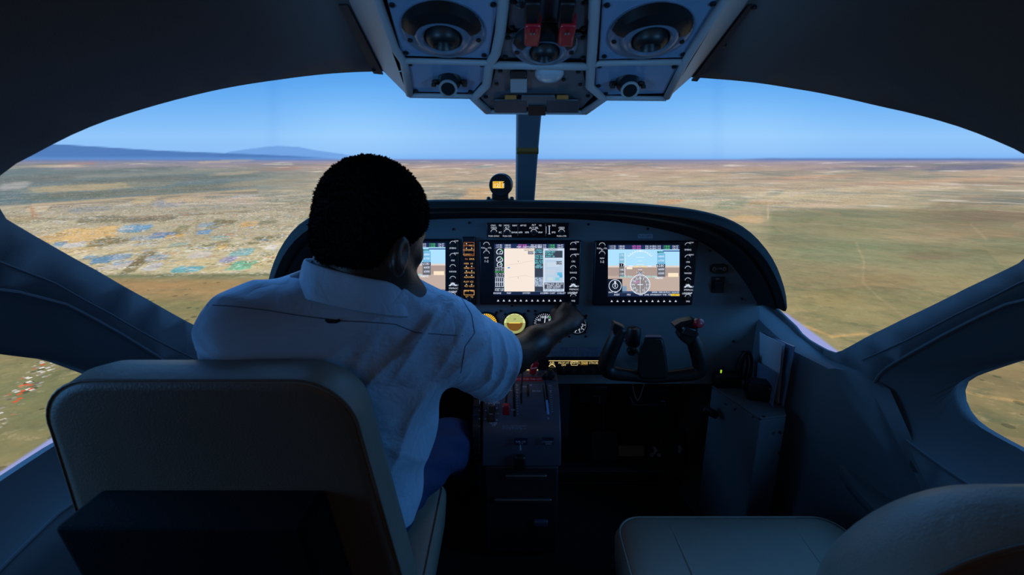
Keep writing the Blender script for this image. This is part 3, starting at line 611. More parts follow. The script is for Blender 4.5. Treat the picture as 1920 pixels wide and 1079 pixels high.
# ------------------------------------------------------------------ displays
WH = (225, 235, 255); CY = (120, 230, 240); GRN = (90, 225, 110); MAG = (235, 120, 220); DK = (20, 26, 44)
def topbar(c, x0, x1, y0):
    w_ = x1-x0; c.rect(x0, y0, x1, y0+8, (30, 44, 84), 1)
    for r, yy in enumerate((y0+2, y0+6)):
        for a, b, t, q in ((.0, .13, '117.95', WH), (.13, .25, '108.00', WH), (.30, .5, 'GPS ENR', MAG), (.52, .74, 'DIS 24 BRG 310', WH), (.76, .88, '118.00', GRN), (.88, 1, '136.97', WH)):
            c.text(t, x0+w_*(a+b)/2, yy, 3.1, q, 2, 1.0)
def softbar(c, x0, x1, y1, labels):
    c.rect(x0, y1-6, x1, y1, (24, 36, 66), 1)
    for i, t in enumerate(labels): c.text(t, x0+(x1-x0)*(i+.5)/len(labels), y1-3, 3.0, WH, 2)
def pfd(c, x0, x1, y0, y1):
    """attitude picture: pale sky over brown ground, tapes and compass rose"""
    w_, h_ = x1-x0, y1-y0; X = lambda u: x0+w_*u; Yy = lambda v: y0+h_*v
    c.rect(x0, y0, x1, Yy(.42), (166, 214, 242), -1); c.rect(x0, Yy(.40), x1, y1, (168, 150, 140), -.5)
    c.rect(x0, Yy(.40), x1, Yy(.435), (214, 200, 190), .4); c.rect(x0, Yy(.435), x1, Yy(.60), (164, 146, 138), 0); c.rect(x0, Yy(.60), x1, y1, (184, 164, 152), 0)
    topbar(c, x0, x1, y0)
    cx = X(.45)
    c.arc(cx, Yy(.40), h_*.28, 1.0, 40, 140, WH, 2, 24)
    for a in range(40, 141, 10): c.arc(cx, Yy(.40), h_*.30, h_*.03, a-.8, a+.8, WH, 2, 1)
    c.poly([(cx, Yy(.135)), (cx-2.4, Yy(.10)), (cx+2.4, Yy(.10))], WH, 3)
    for k, v in enumerate((.24, .31, .38, .48, .53)): c.line(cx-(4 if k % 2 else 7), Yy(v), cx+(4 if k % 2 else 7), Yy(v), .7, WH, 2)
    c.poly([(cx, Yy(.40)), (cx-14, Yy(.44)), (cx-6, Yy(.43))], (250, 225, 90), 3); c.poly([(cx, Yy(.40)), (cx+14, Yy(.44)), (cx+6, Yy(.43))], (250, 225, 90), 3)
    c.line(X(.29), Yy(.41), X(.35), Yy(.41), 1.5, WH, 3); c.line(X(.55), Yy(.41), X(.61), Yy(.41), 1.5, WH, 3)
    # speed tape and altitude tape
    c.rect(X(.155), Yy(.16), X(.235), Yy(.40), (120, 178, 205), 2); c.rect(X(.155), Yy(.40), X(.235), Yy(.62), (108, 104, 102), 2); c.line(X(.235), Yy(.16), X(.235), Yy(.62), 1.2, WH, 3)
    for k, v in enumerate((.20, .28, .36, .48, .56)): c.text(str(170-k*10), X(.19), Yy(v), 4, WH, 3)
    c.rect(X(.15), Yy(.355), X(.225), Yy(.42), (12, 12, 16), 4); c.text('117', X(.187), Yy(.387), 6, WH, 5)
    c.rect(X(.69), Yy(.16), X(.80), Yy(.40), (110, 178, 214), 2); c.rect(X(.69), Yy(.40), X(.80), Yy(.62), (96, 98, 104), 2)
    for k, v in enumerate((.22, .30, .47, .55)): c.text(str(6800-k*100), X(.745), Yy(v), 4, WH, 3)
    c.rect(X(.68), Yy(.37), X(.80), Yy(.43), (12, 12, 16), 4); c.text('6580', X(.735), Yy(.40), 5, WH, 5); c.rect(X(.69), Yy(.115), X(.78), Yy(.155), (10, 20, 40), 3); c.text('7000', X(.735), Yy(.135), 4, CY, 4)
    c.rect(X(.66), Yy(.62), X(.77), Yy(.66), (236, 236, 240), 3); c.text('29.92IN', X(.715), Yy(.64), 3.2, DK, 4)
    c.rect(X(.84), Yy(.545), X(.985), Yy(.62), (240, 220, 190), 3); c.rect(X(.26), Yy(.43), X(.34), Yy(.47), (236, 226, 205), 3)
    c.rect(X(.77), Yy(.105), x1, Yy(.125), (20, 50, 120), 3)
    for u, t in ((.25, 'HDG 064'), (.60, 'CRS 090')): c.text(t, X(u), Yy(.615), 4, CY, 4)
    # compass rose
    r = h_*.19; yy = Yy(.77); c.disc(cx, yy, r, (134, 128, 128), 3, 32); c.arc(cx, yy, r, 1.1, 0, 360, WH, 4, 36)
    for a in range(0, 360, 10): c.arc(cx, yy, r*(.90 if a % 30 else .87), r*(.10 if a % 30 else .2), a-1.3, a+1.3, WH, 4, 1)
    for a, t in zip(range(0, 360, 30), ('E', '6', '3', 'N', '33', '30', 'W', '24', '21', 'S', '15', '12')): c.text(t, cx+r*.66*math.cos(math.radians(a)), yy-r*.66*math.sin(math.radians(a)), 4, WH, 4)
    c.line(cx, yy-r*.8, cx, yy+r*.5, .8, WH, 4); c.line(cx-r*.3, yy, cx+r*.3, yy, 1.2, WH, 4); c.text('GPS', cx-r*.3, yy-r*.25, 3.4, MAG, 5); c.rect(cx-5, Yy(.52), cx+5, Yy(.565), (40, 44, 60), 4); c.text('064', cx, Yy(.543), 4.4, WH, 5)
    # inset map
    c.rect(x0, Yy(.66), X(.20), Yy(.93), (20, 28, 40), 3); c.arc(X(.10), Yy(.795), h_*.12, 1, 0, 360, WH, 4, 28); c.arc(X(.10), Yy(.795), h_*.05, .8, 0, 360, WH, 4, 20); c.line(X(.10), Yy(.70), X(.10), Yy(.82), 1.4, WH, 5); c.text('N', X(.10), Yy(.72), 4, WH, 5)
    c.rect(X(.20), Yy(.80), X(.26), Yy(.92), (120, 150, 178), 2)
    c.rect(x0, Yy(.90), x1, Yy(.94), (50, 68, 104), 2); c.text('OAT 18C', X(.07), Yy(.92), 3, WH, 4); c.text('XPDR 1200 ALT', X(.72), Yy(.92), 3, WH, 4); c.text('LCL 10:24:35', X(.91), Yy(.925), 3, WH, 4)
    softbar(c, x0, x1, y1, ['', 'INSET', '', 'PFD', '', 'CDI', 'DME', 'XPDR', 'IDENT', 'TMR', 'NRST', '']); c.rect(X(.88), y1-4.6, x1, y1-.6, (240, 200, 60), 3); c.text('ALERTS', X(.94), y1-2.6, 3, (30, 20, 0), 4)
def mfd(c, x0, x1, y0, y1):
    w_, h_ = x1-x0, y1-y0; X = lambda u: x0+w_*u; Yy = lambda v: y0+h_*v
    c.rect(x0, y0, x1, y1, (236, 221, 209), -1); topbar(c, x0, x1, y0); c.text('MAP - NAVIGATION MAP', X(.5), Yy(.055), 3, WH, 4)
    c.rect(x0, Yy(.085), X(.145), y1-6, (26, 34, 44), 1)
    for v, r in ((.16, 5.6), (.31, 5.6), (.41, 4.6)):
        c.arc(X(.075), Yy(v), r, 1.2, -40, 220, WH, 3, 18); c.arc(X(.075), Yy(v), r, 1.4, 20, 60, GRN, 4, 8); c.line(X(.075), Yy(v), X(.075)+3.4, Yy(v)-2.5, 1, WH, 4); c.text('1240', X(.075), Yy(v)+3, 3, WH, 4)
    for k, v in enumerate((.47, .51, .55, .59, .63)): c.text(('ITT C 620', 'NG % 92.1', 'PROP 1750', 'OIL PSI 98', 'OIL C 74')[k], X(.075), Yy(v), 2.6, WH if k != 2 else GRN, 4)
    for k in range(5): c.line(X(.02+.028*k), Yy(.67), X(.02+.028*k), Yy(.83), 1.0, WH, 3)
    for v in (.66, .75, .84, .88): c.line(X(.01), Yy(v), X(.135), Yy(v), .8, WH, 3)
    c.line(X(.095), Yy(.82), X(.095), Yy(.94), 1.2, (40, 44, 60), 4); c.text('FUEL LBS', X(.07), Yy(.91), 3, WH, 4)
    for (a, b), (d, e) in zip([(.15,.42),(.25,.40),(.40,.36),(.2,.66),(.45,.62)], [(.25,.40),(.40,.38),(.55,.33),(.45,.62),(.55,.66)]): c.line(X(a), Yy(b), X(d), Yy(e), .5, (206, 186, 176), 2)
    c.rect(X(.19), Yy(.455), X(.222), Yy(.48), (70, 160, 215), 3); c.rect(X(.335), Yy(.335), X(.345), Yy(.345), DK, 3); c.rect(X(.335), Yy(.66), X(.345), Yy(.67), DK, 3); c.line(X(.145), y0+9, X(.145), y1-6, .8, (250, 250, 252), 3)
    c.text('NORTH UP', X(.51), Yy(.12), 3.2, DK, 3); c.rect(X(.48), Yy(.145), X(.56), Yy(.20), (60, 62, 70), 3); c.text('10NM', X(.52), Yy(.172), 3.2, WH, 4)
    c.rect(X(.575), Yy(.085), X(.70), y1-6, (96, 118, 140), 2)
    for a, b in ((.09, .20), (.22, .43), (.46, .65), (.84, .93)): c.rect(X(.58), Yy(a), X(.695), Yy(b), (52, 62, 78), 3)
    for k, v in enumerate((.12, .16, .24, .28, .33, .37, .42, .46)): c.text(('CREW', 'GS 142KT', 'DTK 064', 'TRK 066', 'ETE 12:40', 'BRG 310', 'WPT', 'DIS 24')[k], X(.637), Yy(v), 3.2, CY, 4)
    for k, v in enumerate((.68, .715, .75, .785, .82)): c.text(('FPL ACT', 'ALT 6500', 'VNV TGT', 'TOD 3:20', 'VS REQ')[k], X(.637), Yy(v), 3.2, WH, 4)
    c.rect(X(.705), Yy(.085), x1, y1-6, (196, 212, 232), 2); c.rect(X(.725), Yy(.13), X(.975), Yy(.27), (58, 66, 80), 3)
    c.text('NEAREST', X(.84), Yy(.105), 3.2, DK, 4); c.text('AIRPORT', X(.80), Yy(.155), 3.4, CY, 4); c.text('PUBLIC', X(.79), Yy(.20), 3.2, CY, 4); c.text('RWY 18', X(.80), Yy(.245), 3.2, CY, 4)
    c.rect(X(.725), Yy(.31), X(.975), Yy(.745), (176, 198, 218), 3)
    for q, (u, v, a, b, cc) in enumerate([(.75,.36,.93,.45,(190,206,222)), (.74,.50,.86,.60,(186,200,216)), (.90,.56,.97,.62,(96,176,214)), (.93,.60,.975,.66,(84,164,206)), (.87,.66,.93,.72,(130,196,214)), (.76,.66,.84,.72,(188,208,212))]): c.rect(X(u), Yy(v), X(a), Yy(b), cc, 4+q*.2)
    c.rect(X(.885), Yy(.34), X(.965), Yy(.40), (70, 74, 86), 5); c.text('4 NM', X(.925), Yy(.37), 3.2, WH, 6)
    c.rect(X(.715), Yy(.76), x1-1, Yy(.885), (66, 74, 88), 3)
    for k in range(3): c.text(('BRG 310  DIS 24', 'COM 118.10', 'ELEV 5327FT')[k], X(.85), Yy(.785+.035*k), 3.4, WH, 4)
    c.text('PUSH TO RETURN', X(.85), Yy(.905), 3, DK, 4)
    softbar(c, x0, x1, y1, ['ENGINE', '', 'MAP', '', '', 'SYSTEM', '', '', 'DCLTR', 'SHW CHRT', '', 'CHKLIST'])
def gdu(label, bx, sx, kind, lx, rx, ks=True):
    x0, y0, x1, y1 = bx; t = thing('display_unit', label, 'display', onpanel((x0+x1)/2, (y0+y1)/2), None)
    TL, TR, BR, BL = onpanel(x0, y0), onpanel(x1, y0), onpanel(x1, y1), onpanel(x0, y1)
    xa = (TL.x+BL.x)/2; xb = (TR.x+BR.x)/2
    def R4(a0, b0, a1, b1, off): return [Vector((a0, YP-off, b0)), Vector((a1, YP-off, b0)), Vector((a1, YP-off, b1)), Vector((a0, YP-off, b1))]
    mb = MB(); mb.box(((xa+xb)/2, YP-.006, (TL.z+BL.z)/2), (xb-xa, .016, TL.z-BL.z)); mb.build('bezel', M_bez, t, bevel=.004)
    H = .0142; m = at_off(H)
    # glass picture
    c = Canvas(at_off(H-.0002)); c.rect(sx[0]-1.5, sx[1]-1.5, sx[2]+1.5, sx[3]+1.5, (6, 10, 30), -2)
    (pfd if kind == 'pfd' else mfd)(c, sx[0], sx[2], sx[1], sx[3]); c.build('screen', LIT, t)
    kx = []
    for (kk, side) in ((rx, 1), (lx, 0)):
        if kk is None: continue
        ys = (y0+10, y0+33, y0+54, y0+76, y1-13) if side else (y0+10, y0+26)
        for y in ys: kx.append((kk, y))
    for x, y in kx:
        k = MB().lathe(onpanel(x, y, H), (0, -1, 0), [(.0075, 0), (.0075, .006), (.0055, .0065), (.005, .014), (.0042, .015)], 18).build('knob', M_knob, t)
    n = 12
    for i in range(n):
        x = sx[0]+7+(sx[2]-sx[0]-14)*i/(n-1)
        MB().box(onpanel(x, y1-6, H+.001), (.0095, .004, .006)).build('softkey', M_knob, t, bevel=.001)
    if rx:
        for r in range(3):
            for q in (-1, 1): MB().box(onpanel(rx+q*4.2, y1-33+6*r, H+.001), (.0085, .003, .0055)).build('button', M_knob, t, bevel=.001)
    c = Canvas(at_off(H+.0042))
    for i in range(n):
        x = sx[0]+7+(sx[2]-sx[0]-14)*i/(n-1); yy = y1-6; c.poly([(x-2.2, yy+1.6), (x+2.2, yy+1.6), (x, yy-2)], WH)
    c.build('softkey_mark', LITDIM, t)
    c = Canvas(at_off(H+.0026))
    def knoblegend(x, y, t1, t2, a0=10, a1=200):
        c.arc(x, y, 5.6, .7, a0, a1, WH, 1, 12); c.text(t1, x, y+7.6, 2.9, WH); 
        if t2: c.text(t2, x+6.5, y-6, 2.4, WH)
    if rx:
        for y, a, b in ((y0+10, 'EMERG', 'COM'), (y0+33, 'CRS', 'BARO'), (y0+54, 'RANGE', ''), (y0+76, 'PAN', ''), (y1-13, 'FMS', '')): knoblegend(rx, y, a, b, 20, 170)
        for r, (a, b) in enumerate((('D', 'MENU'), ('FPL', 'PROC'), ('CLR', 'ENT'))): c.text(a, rx-4.2, y1-33+6*r, 3.2, WH, 4); c.text(b, rx+4.2, y1-33+6*r, 3.2, WH, 4)
        c.poly([(rx-8, y0+88), (rx, y0+82), (rx+8, y0+88), (rx+5, y0+89), (rx, y0+85), (rx-5, y0+89)], WH); c.text('DFLT MAP', rx-2, y1-20, 2.8, WH)
    if lx:
        for y, a, b in ((y0+10, 'ID', ''), (y0+26, 'NAV', '')): knoblegend(lx, y, a, b, 0, 170)
        c.text('PUSH', lx-5, y0+15, 2.8, WH); c.text('VOL', lx+6, y0+15, 2.8, WH); c.text('1-2', lx, y0+40, 4.4, WH)
    c.build('lettering', LITDIM, t)
    return t
gdu('left flight display, mostly hidden behind the pilot with only its right side showing', (672,448,862,568), (698,456,835,553), 'pfd', None, 849)
gdu('middle display with pale tan map page, engine dials and a blue side box', (900,450,1087,570), (927,458,1058,553), 'mfd', 912, 1075)
gdu('right flight display with blue sky, brown ground and round compass rose', (1112,451,1301,571), (1140,460,1274,556), 'pfd', 1129, 1290)

# audio panel with amber keys between the left and middle displays
t = thing('audio_panel', 'narrow upright audio panel with two columns of amber lit keys', 'audio panel', onpanel(880, 508))
mb = MB(); a, b = onpanel(867, 444), onpanel(893, 571); mb.box(((a.x+b.x)/2, YP-.006, (a.z+b.z)/2), (b.x-a.x, .014, a.z-b.z)); mb.build('faceplate', M_bez, t, bevel=.002)
AMB = (255, 190, 110); OR = (205, 120, 60)
c = Canvas(at_off(.0165))
for r in range(11):
    y = 459+8.5*r
    for q, x in enumerate((874.5, 884.5)):
        MB().box(onpanel(x, y, .0145), (.0115, .004, .0085)).build('key', M_knob, t, bevel=.0008)
        c.text((('COM1', 'MIC1'), ('COM2', 'MIC2'), ('COM3', 'MIC3'), ('PA', 'SPKR'), ('MKR', 'HI'), ('DME', 'NAV1'), ('ADF', 'NAV2'), ('AUX', 'MAN'), ('PLAY', 'ICS'), ('PLT', 'CPLT'), ('SENS', 'TEL'))[r][q], x, y+1.6, 3.2, AMB if (r+q) % 3 or r > 5 else OR)
        if (r in (1, 5, 6, 7, 9) or (r == 0 and q == 0)): c.poly([(x-1.3, y-1.6), (x, y-3), (x+1.3, y-1.6), (x, y-.4)], (255, 235, 200))
c.frame(870, 545, 889, 553.5, .8, AMB); c.frame(870, 455, 889, 480, .6, OR); c.text('VOL SQ', 880, 557, 3, AMB); c.build('lettering', LITDIM, t)
for k, (r, h) in enumerate(((.009, .006), (.006, .012))): MB().lathe(onpanel(880, 561, .013), (0, -1, 0), [(r, 0), (r, h), (r*.8, h+.001)], 18).build('knob', M_knob, t)

# autopilot controller above the middle display
t = thing('autopilot_panel', 'black horizontal autopilot control strip above the middle display', 'control panel', onpanel(990, 432))
mb = MB(); a, b = onpanel(913, 418), onpanel(1066, 445); mb.box(((a.x+b.x)/2, YP-.006, (a.z+b.z)/2), (b.x-a.x, .014, a.z-b.z)); mb.build('faceplate', M_bez, t, bevel=.002)
c = Canvas(at_off(.0165))
for x, a, b in ((926, 'HDG', 'PUSH SYNC'), (951, 'ALT', 'PUSH DIR'), (1001, 'ALT SEL', ''), (1053, 'CRS2', 'PUSH CTR')):
    MB().lathe(onpanel(x, 436, .013), (0, -1, 0), [(.0085, 0), (.0085, .005), (.0065, .006), (.006, .014), (.005, .015)], 18).build('knob', M_knob, t)
    c.arc(x, 436, 5.8, .8, 10, 170, WH); c.text(a, x, 427.5, 3.6, WH); c.text(b, x, 443, 2.8, WH)
for x, y, s_ in [(925,423,'CRS1'),(938,423,'FD'),(950,423,'HDG'),(965,423,'NAV'),(978,423,'AP'),(984,423,'YD'),(1001,422,'ALT'),(1013,423,'VS'),(1039,423,'FLC'),(938,436,'BC'),(965,436,'BANK'),(976,436,'APR'),(988,436,'XFR'),(1013,436,'VNV'),(1038,436,'SPD')]:
    MB().box(onpanel(x, y, .0145), (.013, .003, .007)).build('key', M_knob, t, bevel=.0008); c.text(s_, x, y, 3.2, WH)
MB().box(onpanel(1030, 431, .015), (.008, .008, .024)).build('pitch_wheel', M_knob, t, bevel=.003)
c2 = Canvas(at_off(.0195)); c2.line(1030, 425, 1030, 438, 1.2, WH); c2.line(1028, 424, 1032, 424, 1, WH); c2.line(1028, 439, 1032, 439, 1, WH); c2.line(1024, 425, 1024, 438, .6, WH); c2.build('wheel_mark', LITDIM, t)
for x in (944, 957, 971, 1023): c.line(x, 420, x, 443, .4, (70, 80, 100))
c.build('lettering', LITDIM, t)

# ------------------------------------------------------------------ round gauges
def gauge(x, y, r, label, draw, lit=LIT):
    t = thing('round_gauge', label, 'gauge', onpanel(x, y), None); q = r*PXM
    MB().lathe(onpanel(x, y, -.002), (0, -1, 0), [(q*1.14, 0), (q*1.14, .006), (q*1.04, .008), (q, .008), (q, .004)], 36).build('bezel_ring', M_black, t)
    c = Canvas(at_off(.0035)); draw(c, x, y, r); c.build('dial', lit, t)
    for a in (45, 135, 225, 315):
        d = Vector((math.cos(math.radians(a)), 0, math.sin(math.radians(a))))*q*1.25
        MB().cyl(onpanel(x, y, .0)+d, (0, -1, 0), .0035, .003, 8).build('screw', M_black, t)
    return t
def g_amber(c, x, y, r):
    c.disc(x, y, r, (60, 40, 8)); 
    for a in range(-30, 211, 12): c.arc(x, y, r*.76, r*.42, a-3.6, a+3.6, (250, 196, 60), 1, 2)
    c.disc(x, y, r*.42, (210, 150, 40), 2); c.text('VAC', x, y-r*.2, 4, (60, 30, 0), 3); c.line(x, y, x-r*.5, y-r*.5, 1.4, (255, 240, 200), 4)
def g_green(c, x, y, r):
    c.disc(x, y, r, (150, 154, 96)); c.arc(x, y, r*.88, r*.22, 0, 180, (206, 210, 140), 1, 24); c.disc(x, y, r*.66, (140, 150, 90), 1)
    c.poly([(x+r*.74*math.cos(math.radians(a)), y-r*.74*math.sin(math.radians(a))) for a in range(0, 181, 12)], (172, 178, 110), 2); c.poly([(x+r*.74*math.cos(math.radians(a)), y-r*.74*math.sin(math.radians(a))) for a in range(180, 361, 12)], (110, 74, 30), 2)
    for a in (30, 60, 90, 120, 150): c.arc(x, y, r*.86, r*.2, a-1.5, a+1.5, (70, 80, 40), 3, 1)
    c.line(x-r*.5, y, x+r*.5, y, 1.6, (240, 210, 90), 4); c.text('20', x, y-r*.35, 3.5, (70, 80, 40), 4)
def g_speed(c, x, y, r):
    c.disc(x, y, r, (14, 18, 26)); 
    for a in range(0, 360, 12): c.arc(x, y, r*.86, r*.2, a-1.5, a+1.5, WH, 1, 1)
    for a, s_ in ((150, '40'), (110, '180'), (70, '60'), (30, '80'), (-20, '100'), (-90, '140'), (200, '160')): c.text(s_, x+r*.58*math.cos(math.radians(a)), y-r*.58*math.sin(math.radians(a)), 4.6, WH, 2)
    c.line(x, y, x+r*.1, y-r*.7, 1.6, WH, 3); c.arc(x, y, r*.7, r*.06, -60, 60, GRN, 2, 10)
def g_alt(c, x, y, r):
    c.disc(x, y, r, (10, 14, 22)); c.arc(x, y, r*.94, r*.05, 0, 360, (90, 100, 120), 1, 32)
    for a in range(0, 360, 36): c.arc(x, y, r*.8, r*.2, a-2, a+2, WH, 1, 1); c.text(str(((90-a)//36) % 10), x+r*.55*math.cos(math.radians(a)), y-r*.55*math.sin(math.radians(a)), 5, WH, 2)
    c.line(x, y, x+r*.35, y-r*.55, 2, WH, 3); c.line(x, y, x-r*.3, y+r*.7, 1, WH, 4); c.text('ALT', x-r*.3, y+r*.25, 3.4, WH, 3)
gauge(912, 606, 20.5, 'round gauge with a glowing amber ring of ticks, leftmost of the row above the arm', g_amber)
gauge(965, 606, 20.5, 'round attitude gauge with a pale yellow green dial', g_green)
gauge(1021, 606, 20.5, 'black round gauge with white ticks, between the green dial and the fist', g_speed, LITDIM)
gauge(1083, 610, 16.5, 'black altimeter with white numerals just under the pilot\'s fist', g_alt, LITDIM)

# ------------------------------------------------------------------ switch strip with amber legends under the panel
YS = 1.352
def onstrip(px, py, off=0): return PY(px, py, YS-off)
t = thing('switch_strip', 'dark switch strip with glowing yellow legends along the bottom of the panel', 'switch panel', onstrip(1060, 690))
mb = MB(); a, b = onstrip(880, 674), onstrip(1140, 704); mb.box(((a.x+b.x)/2, YS+.012, (a.z+b.z)/2), (b.x-a.x, .024, a.z-b.z)); mb.build('faceplate', M_black, t, bevel=.002)
YL = (255, 226, 150); c = Canvas(onstrip)
c.line(1029, 677, 1126, 677, 1.2, YL); c.line(993, 676.5, 1008, 676.5, 1.0, YL); c.line(978, 683, 1009, 683, 1.2, YL); c.line(973, 694, 1009, 694, 1.4, YL)
for x, y, s_, h in [(991,679.5,'STBY',4),(1004,680.5,'BATT',3),(1035,681,'AIR',4.4),(1057,681,'PROP HT',3.6),(1078,681,'LIGHTS',4),(1096,681,'TAXI',4),(1114,681,'STROBE',4),(1057,685,'OFF',3.6),(991,686.5,'OFF',3)]: c.text(s_, x, y, h, YL)
c.arc(1035, 690, 6, 1.6, 10, 160, YL); c.rect(1088.5, 678.5, 1102, 685, (120, 92, 30), 0); c.frame(1071, 678.5, 1083, 685.5, .7, YL)
for x, y in ((979, 687), (991, 687), (1004, 687)): c.arc(x, y, 1.2, .8, 0, 360, (200, 200, 190), 1, 8)
c.poly([(1055,694),(1057,690.5),(1059,694)], (220, 214, 190)); c.poly([(978,681),(980,684),(977,684)], YL)
c.build('lettering', LITDIM, t)
MB().lathe(onstrip(1035, 692), (0, -1, 0), [(.011, 0), (.010, .016), (.008, .017)], 20).build('knob', M_knob, t)
for x in (1057, 1077, 1095, 1113):
    MB().lathe(onstrip(x, 694.5), (0, -1, 0), [(.007, 0), (.0065, .004), (.002, .004), (.003, .015)], 14).build('toggle', M_knob, t)

# ------------------------------------------------------------------ glareshield
oc = [(492,600),(503,515),(530,448),(575,406),(650,381),(800,374.5),(960,375.5),(1120,377.5),(1220,383),(1330,396),(1400,424),(1448,475),(1472,540),(1474,574)]
ic = [(556,600),(566,530),(590,487),(640,448),(705,422),(800,410),(960,409),(1100,411),(1200,421),(1298,444),(1360,482),(1400,530),(1424,574)]
OC = px_path(oc, 64); IC = px_path(ic, 64)
gs = thing('glareshield', 'black padded glareshield hood arched over the instrument panel', 'glareshield', (XC, YP, 1.1))
def hood(secs):
    # secs: (blend from outer to inner, depth Y, dz)
    rings = []
    for (u, Y, dz) in secs:
        r = []
        for (ox, oy), (ix_, iy) in zip(OC, IC):
            p, q = PY(ox, oy, 1.27), PY(ix_, iy, 1.36); m_ = p.lerp(q, u); r.append(Vector((m_.x, Y, m_.z+dz)))
        rings.append(r)
    return rings
secs = [(-.10, 1.72, -.10), (-.02, 1.50, -.035), (.0, 1.33, -.004), (.0, 1.28, 0), (.06, 1.262, 0), (.30, 1.256, 0), (.37, 1.264, 0)]
R1 = hood(secs)
mb = MB(); mb.loft(R1, cap=False, closed=False); o = mb.build('hood', M_soft, gs, smooth=60)
sd = o.modifiers.new('solid', 'SOLIDIFY'); sd.thickness = .012; sd.offset = 1 if False else -1
R2 = hood([(.36, 1.262, 0), (.38, 1.285, 0), (.44, 1.295, 0), (.56, 1.292, 0), (.64, 1.30, 0), (.66, 1.345, 0), (1.02, 1.372, 0)])
MB().loft(R2, cap=False, closed=False).build('inner_lip', M_soft, gs, smooth=60)
# end caps of the hood
for k in (0, -1):
    MB().loft([[r[k] for r in R1+R2], [r[k]+Vector((0, 0, -.003)) for r in R1+R2]]).build('end_cap', M_soft, gs)

# magnetic compass
t = thing('magnetic_compass', 'round black magnetic compass with a glowing amber window, standing on the glareshield', 'compass', PY(938, 374, 1.30))
cc = PY(938, 347, 1.30); r = 21*1.30/900
MB().lathe(cc+Vector((0, -.012, 0)), (.12, 1, 0), [(r*.94, 0), (r, .004), (r, .018), (r*.97, .040), (r*.75, .056), (r*.4, .062)], 40).build('bowl', M_black, t)
b0 = PY(938, 371, 1.31); MB().box(b0, (.044, .035, .024)).build('stand', M_black, t, bevel=.003)
MB().box(PY(938, 375, 1.31), (.075, .04, .006)).build('foot', M_black, t, bevel=.002)
for s_ in (-1, 1): MB().lathe(PY(938, 373.5, 1.295)+Vector((s_*.031, 0, 0)), (0, 0, 1), [(.005, 0), (.005, .004), (.003, .006)], 10).build('screw', M_knob, t)
c = Canvas(lambda px, py, off=0: PY(px, py, 1.30-.0125-off))
c.rect(924, 340.5, 950.5, 353, (226, 160, 30)); c.frame(924.5, 341, 950, 352.5, 1, (255, 214, 90), 2); c.line(937.2, 341, 937.2, 352.5, .9, (255, 246, 200), 3); c.text('12', 930.5, 347.5, 7, (255, 250, 214), 3); c.text('E', 944.5, 347.5, 7, (255, 250, 214), 3)
for k in range(9): c.line(926+2.9*k, 341.5, 926+2.9*k, 344, .6, (90, 50, 0), 2)
c.build('card_window', LIT, t)

# ------------------------------------------------------------------ centre pedestal and power quadrant
ped = thing('center_pedestal', 'dark centre pedestal with curved lever quadrant, between the two pilot positions', 'pedestal', (.03, 1.2, FLOOR))
PX0, PX1 = -.083, .135
prof = [(1.37,.625),(1.32,.628),(1.27,.618),(1.235,.600),(1.205,.575),(1.18,.545),(1.163,.51),(1.155,.47),(1.15,.43)]
pr = resample(chaikin(prof, 2, False), 28)
mb = MB(); ring = lambda x, d=0: [Vector((x, y, z)) for y, z in pr]+[Vector((x, 1.37, .43))]
mb.loft([ring(PX0), ring(PX1)]); mb.build('quadrant_cover', M_quad, ped, smooth=35, bevel=.004)
MB().box((.026, 1.27, .285), (.205, .24, .29)).build('housing', M_dark, ped, bevel=.006)
MB().box((.026, 1.30, .15), (.18, .20, .06)).build('base', M_black, ped, bevel=.004)
MB().box((.03, 1.14, .33), (.16, .012, .012)).build('handle_bar', M_steel, ped, bevel=.003)
def onquad(px, py, off=0):
    """point on the curved cover"""
    r = ray(px, py); r = r/r.y; best = None
    for (ya, za), (yb, zb) in zip(pr[:-1], pr[1:]):
        # CAM.z + r.z*Y = za + (Y-ya)*(zb-za)/(yb-ya)
        k = (zb-za)/(yb-ya) if abs(yb-ya) > 1e-6 else 1e6; Y = (za-CAM.z-ya*k)/(r.z-k)
        if min(ya, yb)-1e-4 <= Y <= max(ya, yb)+1e-4:
            n = Vector((0, zb-za, -(yb-ya))).normalized()
            if n.y > 0: n = -n
            best = CAM+r*Y+n*off; 
    if best is None: best = PY(px, py, 1.15-off)
    return best
def onbox(px, py, off=0): return PY(px, py, 1.15-off)
# slots and scales
mb = MB()
def strip(c, x0, y0, x1, y1, w_, col, l=1, n=12):
    for i in range(n): a, b = i/n, (i+1)/n; c.line(x0+(x1-x0)*a, y0+(y1-y0)*a, x0+(x1-x0)*b, y0+(y1-y0)*b+.4, w_, col, l)
c = Canvas(onquad); BK = (4, 4, 6)
for x0, y0, x1, y1, w_ in [(951,722,949,755,3.4),(962.5,706,965,782,4.5),(976.5,720,977.5,757,3.4),(989.5,722,990.5,744,4),(1018,722,1024,770,2),(1023.5,722,1028,757,3.4)]: strip(c, x0, y0, x1, y1, w_, BK, 1)
strip(c, 1025, 751, 1028, 777, 4.2, (120, 160, 215), 2); c.rect(906, 704, 1036, 719, (74, 66, 74), 0)
c.rect(966, 707.5, 1019, 715.5, (150, 24, 38), 1); c.text('PROP FEATHER  FUEL CUTOFF', 992, 711.5, 3.2, (240, 160, 160), 3); c.rect(936, 706, 960, 712, (150, 60, 24), 1); c.text('BETA', 953, 709, 3, (250, 180, 120), 3)
LG = (196, 200, 214)
